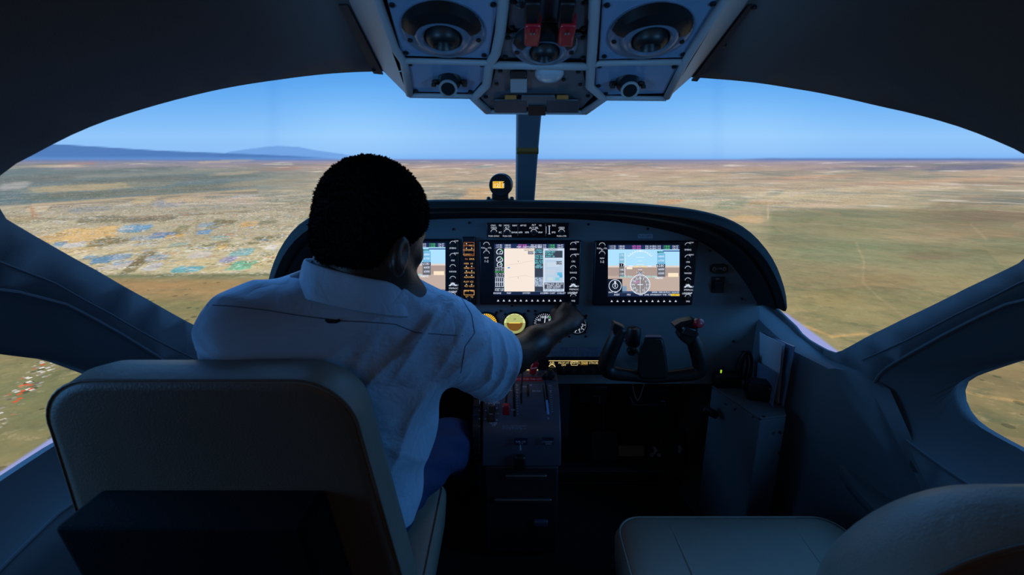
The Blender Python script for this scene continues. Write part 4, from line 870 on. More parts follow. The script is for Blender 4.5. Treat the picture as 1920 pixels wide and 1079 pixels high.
for x, y, s_, h in [(924,733,'FLAP',3.2),(923,737,'UP',3),(955,724,'MAX',3),(957,733,'POWER',2.6),(970,724,'F',3),(970,731,'U',3),(970,737,'E',3),(971,743,'L',3),(983,726,'RICH',2.8),(995,723,'HI',3.4),(1006,734,'FRICTION',2.6),(1032,724,'FULL',2.6),(1032,734,'10',3),(925,751,'NOSE',4.6),(926,755.5,'DOWN',4.6),(962,769,'IDLE',2.4),(1028,785,'20',2.6)]: c.text(s_, x, y, h, LG, 3)
for k in range(12): c.line(1030.5+.35*k, 724+4.4*k, 1033+.35*k, 724+4.4*k, .5, LG, 3); c.line(967+.25*k, 722+5*k, 969+.25*k, 722+5*k, .5, LG, 3)
c.poly([(925,758),(928,758),(926.5,761)], LG, 3)
for y in (766, 788): c.rect(929.5, y-1.6, 933, y+1.6, (150, 160, 180), 3)
c.text('UP', 926, 797.5, 4.4, LG, 3); c.text('NOSE', 925, 794, 4.2, LG, 3); c.text('T/O', 932.5, 776, 3, LG, 3); fineprint(c, 941, 798, 988, 806, 3, (150, 165, 190)); c.build('lettering', PRINT, ped)
# levers
def lever(x0, y0, x1, y1, name, knobm, label, kw=.012, kh=.03, rad=.0025):
    a, b = onquad(x0, y0, -.004), onquad(x0, y0, 0); n = (PY(x1, y1, b.y-.045)); mb = MB(); mb.tube([a, b.lerp(n, .5), n], rad, 8); o = mb.build(name, M_steel, ped)
    k = MB(); k.box(n, (kw, .018, kh)); q = k.build('lever_knob', knobm, o, bevel=.004); return o
lever(949, 756, 949, 768, 'condition_lever', M_red, '', .020, .030)
lever(963, 745, 962, 700, 'power_lever', M_black, '', .008, .040)
o = lever(977.5, 738, 980, 684, 'propeller_lever', M_steel, '', .004, .012, .0022)
lever(1023.5, 722, 1021, 706, 'flap_lever', M_black, '', .016, .018)
# red guarded lever beside the strip
mb = MB(); q = PY(1001, 690, 1.315); mb.box(q, (.020, .014, .042), Matrix.Rotation(math.radians(18), 3, 'Y')); o = mb.build('emergency_lever', M_red, ped, bevel=.004)
MB().tube([q+Vector((-.004, 0, -.018)), q+Vector((-.014, .01, -.045))], .003, 8).build('rod', M_steel, o)
MB().box(q+Vector((0, -.008, .002)), (.019, .002, .003), Matrix.Rotation(math.radians(-12), 3, 'Y')).build('stripe', mat('pale_stripe', (220, 150, 150), .5), o)
# dark round friction knob
MB().lathe(PY(1030, 702, 1.30), (0, -1, .2), [(.016, 0), (.015, .012), (.010, .016)], 20).build('friction_knob', M_black, ped)
# trim wheel at the left flank
t_ = MB(); 
t_.lathe((PX0-.026, 1.25, .50), (1, 0, 0), [(.098, 0), (.104, .003), (.104, .019), (.098, .022)], 40); o = t_.build('trim_wheel', M_black, ped)
for k in range(24):
    a = 2*PI*k/24; d = Vector((0, math.cos(a), math.sin(a))); MB().box(Vector((PX0-.015, 1.25, .50))+d*.1045, (.018, .006, .004), Matrix.Rotation(a-PI/2, 3, 'X')).build('grip_rib', M_knob, o)
MB().box(onquad(922, 777, .004), (.024, .006, .044), Matrix.Rotation(-.5, 3, 'X')).build('trim_indicator', M_black, ped, bevel=.003)
c = Canvas(lambda px, py, off=0: PY(px, py, 1.14-off)); c.line(900, 742, 911, 742, 1, (230, 190, 110)); c.line(917, 777, 924, 777, 1, LG)
for x, y in ((901,752),(911,756),(899,770),(910.5,770),(899,786),(910,786),(899,800)): c.text('=', x, y, 4, LG)
c.line(899.5, 750, 899.5, 758, 1, LG); c.build('trim_mark', PRINT, ped)
# latches and fuel selector on the pedestal front
c = Canvas(onbox); c.rect(964, 822, 989, 835, (30, 40, 62)); c.text('FUEL OFF', 976.5, 829, 3.2, LG); c.rect(1017, 821, 1038, 835, (34, 44, 66)); c.text('STANDBY', 1027, 829, 3.4, LG); c.text('EMERG', 1029, 833, 2.6, LG)
c.text('+  +', 976.5, 832.5, 3, (235, 235, 240)); c.build('placard', PRINT, ped)
MB().tube([onbox(975.5, 834, -.004), onbox(975.5, 836, .012), onbox(975.5, 845, .018)], [.0022, .002, .0032], 8).build('toggle', M_steel, ped)
MB().box(onbox(986, 894, .006), (.115, .012, .014)).build('pull_handle', M_steel, ped, bevel=.003)
MB().box(onbox(975, 868, .01), (.03, .02, .045)).build('selector_knob', M_black, ped, bevel=.006)
MB().box(onbox(1014, 981, .006), (.040, .012, .018)).build('latch', mat('blue_grey_metal', (80, 100, 130), .4, metal=.4), ped, bevel=.003)

# lower dash: dark sheets, brackets and openings under the panel
ld = thing('lower_dash', 'dark unlit lower dash framework under the right half of the panel', 'dash frame', (.4, 1.5, .3))
MB().box((.37, 1.62, .40), (.50, .02, .52)).build('back_sheet', M_dark, ld)
MB().box((.16, 1.50, .50), (.05, .22, .26)).build('side_sheet', M_dark, ld)
a = PY(1086, 725, 1.42); b = PY(1138, 758, 1.42)
MB().box(((a.x+b.x)/2, 1.45, (a.z+b.z)/2), (b.x-a.x, .06, a.z-b.z)).build('relay_box', M_black, ld, bevel=.004)
MB().tube([PY(1112, 743, 1.415), PY(1124, 743, 1.405), PY(1124, 757, 1.405)], .003, 8).build('hook', M_steel, ld)
a = PY(1212, 730, 1.42); b = PY(1266, 775, 1.42)
MB().box(((a.x+b.x)/2, 1.45, (a.z+b.z)/2), (b.x-a.x, .06, a.z-b.z)).build('relay_box', M_black, ld, bevel=.004)
MB().tube([PY(1240, 753, 1.415), PY(1247, 753, 1.405), PY(1247, 763, 1.405)], .0025, 8).build('hook', M_steel, ld)
a = PY(1186, 760, 1.40); b = PY(1262, 830, 1.40)
MB().box(((a.x+b.x)/2, 1.46, (a.z+b.z)/2), (b.x-a.x, .10, a.z-b.z)).build('gear_box', M_black, ld, bevel=.008)
MB().box((.36, 1.40, .245), (.42, .05, .018)).build('cross_bar', M_dark, ld, bevel=.004)
MB().box((.36, 1.40, .195), (.42, .03, .012)).build('cross_bar', M_black, ld, bevel=.004)
a = PY(1060, 706, 1.40); b = PY(1330, 716, 1.40)
MB().box(((a.x+b.x)/2, 1.40, (a.z+b.z)/2), (b.x-a.x, .012, a.z-b.z)).build('trim_rail', M_black, ld, bevel=.004)
mb = MB(); mb.prism([PY(1112,836,1.52), PY(1208,838,1.52), PY(1208,856,1.50), PY(1112,856,1.50)], (0, .01, 0)); q = mb.build('kick_plate', mat('pale_kick_plate', (150, 140, 125), .6), ld); q['label'] = 'pale kick plate low under the yoke'
# rudder pedals of the right position
t = thing('rudder_pedals', 'black rudder pedals with bright steel clevises low under the right yoke', 'pedals', (.42, 1.48, FLOOR+.02))
for px_ in (1135, 1265):
    q = PY(px_, 862, 1.44)
    MB().box(q+Vector((0, .03, .02)), (.10, .018, .13), Matrix.Rotation(-.35, 3, 'X')).build('pedal', M_black, t, bevel=.006)
    MB().tube([q+Vector((0, .05, .05)), q+Vector((0, .10, .22))], .009, 10).build('hanger', M_dark, t)
for x, y in ((1229, 845), (1276, 843)):
    q = PY(x, y, 1.375); mb = MB(); mb.tube([q+Vector((-.006, 0, .012)), q+Vector((0, 0, 0)), q+Vector((-.004, 0, -.012))], [.005, .007, .004], 8); mb.build('clevis', mat('bright_steel', (225, 225, 220), .3, metal=.7), t)
for x, y in ((1222, 853), (1235, 853)):
    q = PY(x, y, 1.37); MB().lathe(q, (0, -1, 0), [(.007, 0), (.007, .004), (.003, .005)], 12).build('nut', mat('bright_steel', (225, 225, 220), .3, metal=.7), t)
MB().tube([PY(1120,872,1.42), PY(1290,872,1.42)], .008, 10).build('torque_tube', M_dark, t)

# ------------------------------------------------------------------ right control yoke
YY = 1.16
t = thing('control_yoke', 'black U shaped control yoke with a red button on its right horn', 'yoke', PY(1224, 690, YY))
def yk(px, py, d=0): return PY(px, py, YY+d)
s1 = YY/840
bar = [(1166,614,.0),(1158,628,.0),(1148,650,.0),(1139,672,.0),(1134,688,.0),(1142,699,.0),(1165,702,.0),(1195,706,.0),(1224,709,.0),(1256,706,.0),(1290,703,.0),(1308,699,.0),(1315,688,.0),(1310,665,.0),(1303,645,.0),(1297,628,.0)]
R = [.015,.0195,.021,.0205,.020,.019,.0165,.016,.016,.016,.0165,.018,.020,.021,.020,.016]
P = resample(chaikin([(x, y) for x, y, _ in bar], 2, False), 60); RR = np.interp(np.linspace(0, 15, 60), range(16), R)
MB().tube([yk(x, y) for x, y in P], [float(q) for q in RR], 14, flat=1.0).build('wheel_rim', M_black, t, smooth=True)
mb = MB(); hub = [(1206,634,1243,634),(1200,650,1247,650),(1196,672,1250,672),(1195,695,1253,695),(1200,712,1250,712)]
rings = [[yk(a, y, -.018), yk(b, y, -.018), yk(b-2, y, .03), yk(a+2, y, .03)] for a, y, b, _ in hub]
mb.loft(rings); mb.build('hub', M_black, t, bevel=.006)
MB().loft([[yk(1208,632,-.014), yk(1242,632,-.014), yk(1238,628,.02), yk(1212,628,.02)], [yk(1208,634,-.014), yk(1242,634,-.014), yk(1238,631,.02), yk(1212,631,.02)]]).build('hub_cap', mat('blue_grey_metal', (80, 100, 130), .4, metal=.4), t, bevel=.001)
MB().tube([yk(1224, 680, .02), PY(1217, 668, 1.38)], .019, 16).build('column', M_black, t)
MB().lathe(PY(1217, 667, 1.369), (0, -1, 0), [(.034, 0), (.034, .006), (.024, .014)], 28).build('column_collar', M_black, t)
# left horn top
mb = MB(); o_ = [(1151,606),(1174,616),(1171,632),(1163,640),(1152,632),(1149,618)]
mb.prism([yk(x, y, -.014) for x, y in o_], (0, .03, 0)); mb.build('horn_cap', M_black, t, bevel=.003)
MB().tube([yk(1167, 641, -.004), yk(1176, 640, -.004), yk(1172, 632, -.012)], .0025, 8).build('trigger', M_steel, t)
# right horn head with trim switch and red button
mb = MB(); o_ = [(1263,613),(1278,605),(1302,600),(1311,606),(1309,622),(1304,640),(1292,650),(1278,640),(1273,632),(1276,624)]
mb.prism([yk(x, y, -.016) for x, y in o_], (0, .034, 0)); mb.build('horn_head', M_black, t, bevel=.004)
MB().box(yk(1291, 622, -.022), (.030, .014, .022), Matrix.Rotation(.3, 3, 'Y')).build('switch_housing', M_knob, t, bevel=.003)
MB().lathe(yk(1282, 616, -.017), (0, -1, 0), [(.0042, 0), (.004, .004), (.002, .006)], 12).build('trim_switch', mat('bright_steel', (225, 225, 220), .3, metal=.7), t)
q = MB().lathe(yk(1307, 606, -.012), (.25, -1, .25), [(.0125, 0), (.0125, .010), (.0115, .013), (.006, .0145)], 14).build('push_button', M_red, t); q['label'] = 'red push button'
# grip and hose standing behind the left horn
t = thing('spare_grip', 'thick black grip on a bent metal stalk behind the left horn of the yoke', 'grip', PY(1187, 655, 1.30))
MB().lathe(PY(1186, 649, 1.27), (.02, .1, 1), [(.016, 0), (.0205, .006), (.0215, .04), (.019, .052), (.010, .056)], 20).build('grip', M_black, t)
MB().box(PY(1187, 615, 1.27), (.012, .012, .006)).build('button', M_knob, t)
MB().tube([PY(1190, 652, 1.28), PY(1203, 668, 1.32), PY(1206, 690, 1.35), PY(1206, 700, 1.36)], .006, 10).build('stalk', mat('dull_steel', (120, 110, 95), .5, metal=.6), t)
MB().lathe(PY(1183, 657, 1.31), (0, -1, 0), [(.013, 0), (.013, .012), (.010, .015)], 20).build('knob', M_black, t)
# bead chain
t = thing('bead_chain', 'loop of tiny steel bead chain hanging under the yoke hub', 'chain', PY(1195, 716, 1.25))
pts = [(1186,718),(1187,728),(1189,737),(1192,747),(1196,752),(1201,742),(1205,730),(1208,718)]
P = resample(pts, 26)
for x, y in P: MB().lathe(PY(x, y, 1.25)-Vector((0, 0, .0017)), (0, 0, 1), [(.0003, 0), (.0015, .0008), (.0017, .0017), (.0015, .0026), (.0003, .0034)], 6).build('bead', mat('dull_steel', (120, 110, 95), .5, metal=.6), t)

# ------------------------------------------------------------------ right side console with its clutter
t = thing('side_console', 'grey metal side console box with screwed lid, between the panel and the right seat', 'console box', (.66, 1.3, FLOOR))
ZT = .582
top = [PZ(1334,727,ZT), PZ(1425,789,ZT), PZ(1474,783,ZT), PZ(1466,742,ZT), PZ(1400,720,ZT)]
foot = [Vector((p.x, p.y, FLOOR+.005)) for p in top]
MB().loft([foot, top]).build('body', M_lin, t, smooth=False, bevel=.004)
lid = [p+Vector((0, 0, .001)) for p in top]; MB().loft([lid, [p+Vector((0, 0, .005)) for p in lid]]).build('lid', M_lin, t, smooth=False, bevel=.002)
for (x, y) in [(1360,760),(1378,770),(1412,784),(1425,788),(1432,783)]: MB().cyl(PZ(x, y-1, ZT+.006), (0, 0, 1), .0035, .002, 10).build('screw', M_black, t)
for (x, y) in [(1462,811),(1461,850)]: MB().cyl(PY(x, y, PZ(1474,783,ZT).y-.014), (0, -1, 0), .004, .004, 10).build('screw', M_black, t)
MB().box(PY(1330, 772, 1.27), (.05, .03, .02), Matrix.Rotation(.5, 3, 'Y')).build('catch', M_black, t, bevel=.006)

t = thing('handheld_radio', 'small black device with a green light on the side console, nearest the yoke', 'radio', PZ(1360, 722, ZT+.006))
q = PZ(1358, 724, ZT+.006)
MB().box(q+Vector((0, 0, .022)), (.070, .04, .044)).build('case', M_black, t, bevel=.008, seg=3)
MB().lathe(q+Vector((-.012, 0, .044)), (0, 0, 1), [(.010, 0), (.009, .012), (.006, .013)], 14).build('knob', M_black, t)
q2 = MB().box(PY(1352, 697, q.y-.0215), (.003, .003, .009)).build('light', mat('green_light', (170, 230, 30), .4, emit=1.0), t); q2['label'] = 'small glowing green light'
t = thing('headset_cable', 'loops of thick black cable standing up behind the device with the green light', 'cable', PZ(1392, 725, ZT+.006))
q = PZ(1393, 725, ZT+.006)
for k, (w_, h_, dx) in enumerate(((.020, .115, 0), (.014, .095, .006), (.017, .105, -.006))):
    pts = [q+Vector((dx+w_*math.cos(a), .006*k, .055+h_*.5*math.sin(a)*1.0)) for a in np.linspace(-PI*.5, PI*1.5, 26)]
    MB().tube(pts, .0035, 8).build('loop', M_black, t, smooth=True)
MB().box(q+Vector((0, -.015, .018)), (.036, .035, .03)).build('plug_body', M_black, t, bevel=.008)
MB().tube([q+Vector((-.015, -.02, .01)), q+Vector((.0, -.045, .006)), q+Vector((.03, -.04, .008)), q+Vector((.045, -.01, .012))], .004, 8).build('tail', M_black, t, smooth=True)
t = thing('black_pouch', 'black boxy pouch on the side console beside the papers', 'pouch', PZ(1420, 748, ZT+.006))
q = PZ(1418, 746, ZT+.006)
MB().box(q+Vector((0, 0, .026)), (.060, .05, .052), Matrix.Rotation(-.25, 3, 'Z')).build('case', M_black, t, bevel=.006, seg=3)
for d in ((.018, -.03, .042), (.022, -.028, .012)): MB().lathe(q+Vector(d), (.2, -1, 0), [(.003, 0), (.003, .003), (.001, .004)], 10).build('stud', M_steel, t)

# sheaf of papers in the wall pocket
t = thing('document_pocket', 'clear pocket fixed to the right wall, holding a sheaf of papers', 'pocket', PY(1450, 745, 1.30))
m_film = mat('pocket_film', (116, 136, 162), .3)
corn = lambda d: [PY(1424,624,1.37)+Vector((d, 0, 0)), PY(1484,650,1.20)+Vector((d, 0, 0)), PY(1462,770,1.20)+Vector((d, 0, 0)), PY(1418,735,1.37)+Vector((d, 0, 0))]
MB().loft([corn(.004), corn(.010)]).build('back', m_film, t)
a = corn(-.024); b = corn(-.021); a[0] = a[0].lerp(a[3], .42); a[1] = a[1].lerp(a[2], .42); b[0] = b[0].lerp(b[3], .42); b[1] = b[1].lerp(b[2], .42)
MB().loft([a, b]).build('front', m_film, t)
for k in range(5):
    r_ = random.Random(k); y0 = 616+4*k; x0 = 1433+7*k; d = -.006+.0028*k
    P4 = [PY(x0, y0+6, 1.345-.012*k), PY(1476-2*k+(k % 2)*3, 644+1.5*k, 1.215+.005*k), PY(1464-k, 762, 1.215), PY(1430+3*k, 738, 1.34-.01*k)]
    P4 = [p+Vector((d-.004, 0, 0)) for p in P4]
    # slightly curled sheet
    rings = []
    for u in np.linspace(0, 1, 7):
        top_ = P4[0].lerp(P4[1], u); bot_ = P4[3].lerp(P4[2], u); bw = .004*math.sin(PI*u+k)
        rings.append([top_+Vector((-bw-.004, 0, 0)), top_+Vector((-bw-.0034, 0, 0)), bot_+Vector((.0006, 0, 0)), bot_])
    o = MB().loft(rings).build('paper_sheet', M_paper, None); 
    tag(o, ['white paper sheet, foremost of the sheaf in the wall pocket', 'second white sheet of the sheaf in the wall pocket', 'middle sheet of the sheaf in the wall pocket', 'fourth sheet of the sheaf in the wall pocket', 'rearmost sheet of the sheaf, against the right wall'][k], 'paper', 'papers in the wall pocket')

# ------------------------------------------------------------------ overhead console
def OV(px, py, off=0):
    r = ray(px, py); s_ = (.115+.44*.99)/(r.z+.44*r.y); return CAM+r*s_+Vector((0, -.403, -.915))*off
oh = thing('overhead_console', 'light grey overhead console hanging from the headliner, with round vents and red guards', 'overhead console', (.05, .80, 1.55))
def rear(px):   # extend the outline rearwards beyond the frame
    a = OV(px, 0); return Vector((a.x, .48, a.z+.44*(a.y-.48)))
lo = [rear(701), OV(701,0), OV(764,179), OV(770,183), OV(885,184), OV(902,200), OV(917,212), OV(1095,213), OV(1110,203), OV(1136,186), OV(1246,187), OV(1255,181), OV(1366,0), rear(1366)]
def onS(px, py): y, p = hitS(px, py); return S(y, p)+Vector((0, 0, .0))
hi = [Vector((-.26, .48, 1.575)), onS(651,1), onS(716,131), onS(735,133), onS(860,128), onS(900,128), onS(930,127), onS(1080,127), onS(1110,128), onS(1150,131), onS(1270,142), onS(1297,144), onS(1405,1), Vector((.36, .48, 1.575))]
lo_in = []; cen = Vector((.0515, .80, 0))
mb = MB(); mb.loft([lo, [a.lerp(b, .5) for a, b in zip(lo, hi)], hi], cap=False, closed=True); mb.build('housing', M_rim, oh, smooth=35)
MB().add([p+Vector((0, .012, .012)) for p in lo], [tuple(range(len(lo)))]).build('back_plate', M_dark, oh, smooth=False)
# ceiling flange strips with screws
for L in (((634,0),(651,0),(718,133),(700,131)), ((1416,0),(1405,0),(1297,145),(1308,146))):
    pts = [onS(*p)+Vector((0, 0, -.004)) for p in L]; o = MB().prism(pts, (0, 0, -.004)).build('flange', M_dark, oh)
for x, y in ((673,67),(700,124),(1358,76),(1316,131),(1414,4)):
    MB().lathe(onS(x, y)+Vector((0, 0, -.006)), (0, -.2, -1), [(.005, 0), (.005, .004), (.003, .006)], 12).build('screw', M_black, oh)
# plates sunk in the frame
plates = {'UL': [(724,-2),(935,5),(916,114),(753,109)], 'UC': [(955,3),(1105,5),(1101,60),(953,58)], 'MC': [(945,71),(1101,71),(1101,114),(939,112)], 'UR': [(1129,6),(1349,3),(1287,112),(1123,116)],
          'LL': [(760,119),(910,121),(905,156),(886,178),(772,176)], 'LR': [(1118,123),(1274,124),(1245,179),(1131,182),(1116,165)], 'LC': [(930,130),(1093,132),(1099,165),(1113,184),(1090,207),(917,207),(900,186),(921,165)]}
pm = {}
for k, P in plates.items():
    m_ = M_alu if k in ('UL', 'UR', 'LL', 'LR') else mat('centre_plate', (96, 98, 104), .45, metal=.3, bump=.2, bscale=300)
    a = [OV(x, y, -.004) for x, y in P]; b = [OV(x, y, -.010) for x, y in P]; pm[k] = MB().loft([a, b]).build('panel_plate', m_, oh, smooth=False, bevel=.001)
    cx = sum(p[0] for p in P)/len(P); cy = sum(p[1] for p in P)/len(P)
    for x, y in P[:2]+P[-2:] if len(P) < 6 else [P[0], P[1], P[3], P[6]]:
        if y < 0: y = 6
        x = x+(cx-x)*.10; y = y+(cy-y)*.13; MB().lathe(OV(x, y, -.004), (0, -.403, -.915), [(.0042, 0), (.0042, .003), (.0025, .004)], 10).build('screw', M_black, pm[k])
# rails between the plates
def rail(pts, w_, nm='rail'):
    P = [OV(x, y, .000) for x, y in pts]; MB().tube(P, w_, 10, flat=.75, upv=(1, 0, 0)).build(nm, M_rim, oh, smooth=True)
rail([(680,-260),(708,0),(740,90),(757,116),(768,178)], .0072); rail([(1412,-260),(1358,0),(1300,90),(1283,118),(1250,183)], .0072)
rail([(768,179),(886,181)], .006); rail([(1136,184),(1249,185)], .006); rail([(755,114),(914,118),(930,124)], .006); rail([(1109,124),(1124,119),(1283,116)], .006)
rail([(945,-260),(944,4),(938,60),(930,100),(918,120),(912,160),(888,184),(915,209)], .0085); rail([(1122,-260),(1115,4),(1112,60),(1110,100),(1108,124),(1106,162),(1132,185),(1096,210)], .0085)
rail([(915,210),(1096,211)], .006); rail([(922,122),(1109,125)], .008); rail([(946,66),(1109,66)], .0055); rail([(708,-3),(945,-3)], .006); rail([(1115,-1),(1360,-1)], .006)
nrm = Vector((0, -.403, -.915))
def vent(px, py, r, label):
    c0 = OV(px, py, -.003); v = MB().lathe(c0, nrm, [(r, 0), (r, .003), (r*.94, .006), (r*.72, .008), (r*.70, .011), (r*.62, .016), (r*.52, .017), (r*.46, .014), (r*.44, .004)], 44).build('vent_ring', mat('vent_plastic', (112, 122, 138), .3, coat=.2, metal=.2), oh)
    MB().lathe(c0+nrm*.004, nrm+Vector((.0, .25, .1)), [(r*.43, 0), (r*.42, .012), (r*.34, .019), (r*.26, .021), (r*.22, .017), (r*.18, .004)], 32).build('eyeball', M_black, v)
    # hooded upper half of the collar
    n_ = 24; q = nrm.to_track_quat('Z', 'Y'); up = (Vector((0, -.915, .403))); rt = Vector((1, 0, 0)); rings = []
    for i in range(n_+1):
        a = math.radians(8+164*i/n_); d = rt*math.cos(a)+up*math.sin(a); e = .4+.6*math.sin(PI*i/n_)
        rings.append([c0+d*r*.66+nrm*.008, c0+d*r*.68+nrm*(.010+.012*e), c0+d*r*(.76+.18*e)+nrm*(.009+.008*e), c0+d*r*1.01+nrm*.002])
    MB().loft(rings, cap=True, closed=True).build('hood', M_black, v)
    c = Canvas(lambda x, y, off=0: OV(x, y, -.003+off)); w_ = r*700
    for k in (-1, 1): c.line(px+k*w_*.16, py+w_*.60, px+k*w_*.36, py+w_*.56, .8, (20, 24, 34)); c.line(px+k*w_*.36, py+w_*.56, px+k*w_*.36, py+w_*.45, .8, (20, 24, 34))
    c.poly([(px-4, py+w_*.57), (px+4, py+w_*.57), (px, py+w_*.66)], (20, 24, 34)); c.build('arrow_mark', PRINT, v)
    for k in (-1, 1): MB().lathe(c0+rt*r*.84*k+up*(-r*.2)+nrm*.006, nrm, [(.004, 0), (.004, .003)], 10).build('screw', M_black, v)
vent(831, 60, .064, ''); vent(1219, 63, .064, ''); vent(1021, 86, .053, '')
# red guarded switches
for x in (998, 1062):
    g = MB(); a = OV(x, 4, .0); g.box(a+Vector((0, 0, -.010)), (.022, .05, .024), Matrix.Rotation(-.44, 3, 'X')); b = g.build('guard_hinge', M_black, oh, bevel=.003)
    q = OV(x, 42, .012); o = MB().box(q, (.024, .052, .024), Matrix.Rotation(-.32, 3, 'X')).build('switch_guard', M_red, oh, bevel=.004, seg=3); o['label'] = 'red hinged switch guard'
    MB().box(OV(x, 66, .012), (.020, .010, .012)).build('guard_tip', M_red, o, bevel=.002)
    for k in (-1, 1): MB().cyl(OV(x+3*k, 34, .026), (0, -1, -.2), .0016, .006, 8).build('pin', M_steel, o)
MB().lathe(OV(974, 12, -.004), nrm, [(.006, 0), (.006, .004), (.003, .006)], 14).build('bolt', M_steel, oh)
# reading lights on the lower plates
for x, y in ((843, 158), (1176, 161)):
    c0 = OV(x, y-6, -.004); l = MB().lathe(c0, Vector((0, -.80, -.60)), [(.021, 0), (.021, .006), (.016, .010), (.015, .034)], 26).build('reading_light', M_black, oh)
    e = c0+Vector((0, -.80, -.60)).normalized()*.034; MB().lathe(e-Vector((0, -.80, -.60))*.002, Vector((0, -.80, -.60)), [(.0125, 0), (.0165, .0005), (.0165, .003), (.0125, .003), (.0125, 0)], 26, False).build('bright_rim', mat('bright_steel', (225, 225, 220), .3, metal=.7), l)
    for k in (-1, 1):
        MB().box(c0+Vector((k*.026, 0, -.006)), (.012, .012, .008)).build('clip', M_black, l, bevel=.002); MB().box(c0+Vector((k*.028, -.010, -.012)), (.008, .008, .006)).build('clip', M_black, l, bevel=.001)
# latch, dome lens and two flaps in the middle lower bay
MB().box(OV(972, 137, .004), (.030, .02, .012)).build('latch_block', M_black, oh, bevel=.002)
q = MB().prism([OV(957,140,.004), OV(988,140,.004), OV(988,166,.006), OV(957,166,.006)], nrm*.003).build('latch_plate', M_rim, oh, bevel=.0015)
MB().lathe(OV(1030, 141, -.004), nrm, [(.026, 0), (.026, .002), (.022, .007), (.012, .010)], 30).build('dome_lens', mat('dome_lens', (180, 185, 190), .2), oh)
MB().prism([OV(978,177,.0), OV(1040,177,.0), OV(1046,187,.001), OV(1036,196,.002), OV(986,196,.002), OV(976,187,.001)], nrm*.004).build('centre_cover', mat('centre_plate', (96, 98, 104), .45, metal=.3), oh, bevel=.001)
for x0, x1 in ((927, 988), (1024, 1085)):
    MB().prism([OV(x0,184,.0), OV(x1,184,.0), OV(x1,205,.004), OV(x0,205,.004)], nrm*.005).build('flap', mat('flap_paint', (70, 72, 78), .4, metal=.3), oh, bevel=.002)
    xm = (x0+x1)/2; MB().box(OV(xm, 179, .004), (.022, .010, .008)).build('flap_hinge', mat('brass', (170, 120, 60), .5, metal=.6), oh, bevel=.001)
MB().prism([OV(990,192,.002), OV(1023,192,.002), OV(1023,207,.006), OV(990,207,.006)], nrm*.006).build('post_boot', M_black, oh, bevel=.001)
for x, y in ((998,134),(1057,152),(931,160),(1088,161)): MB().cyl(OV(x, y, -.004), nrm, .0035, .003, 10).build('screw', M_black, oh)

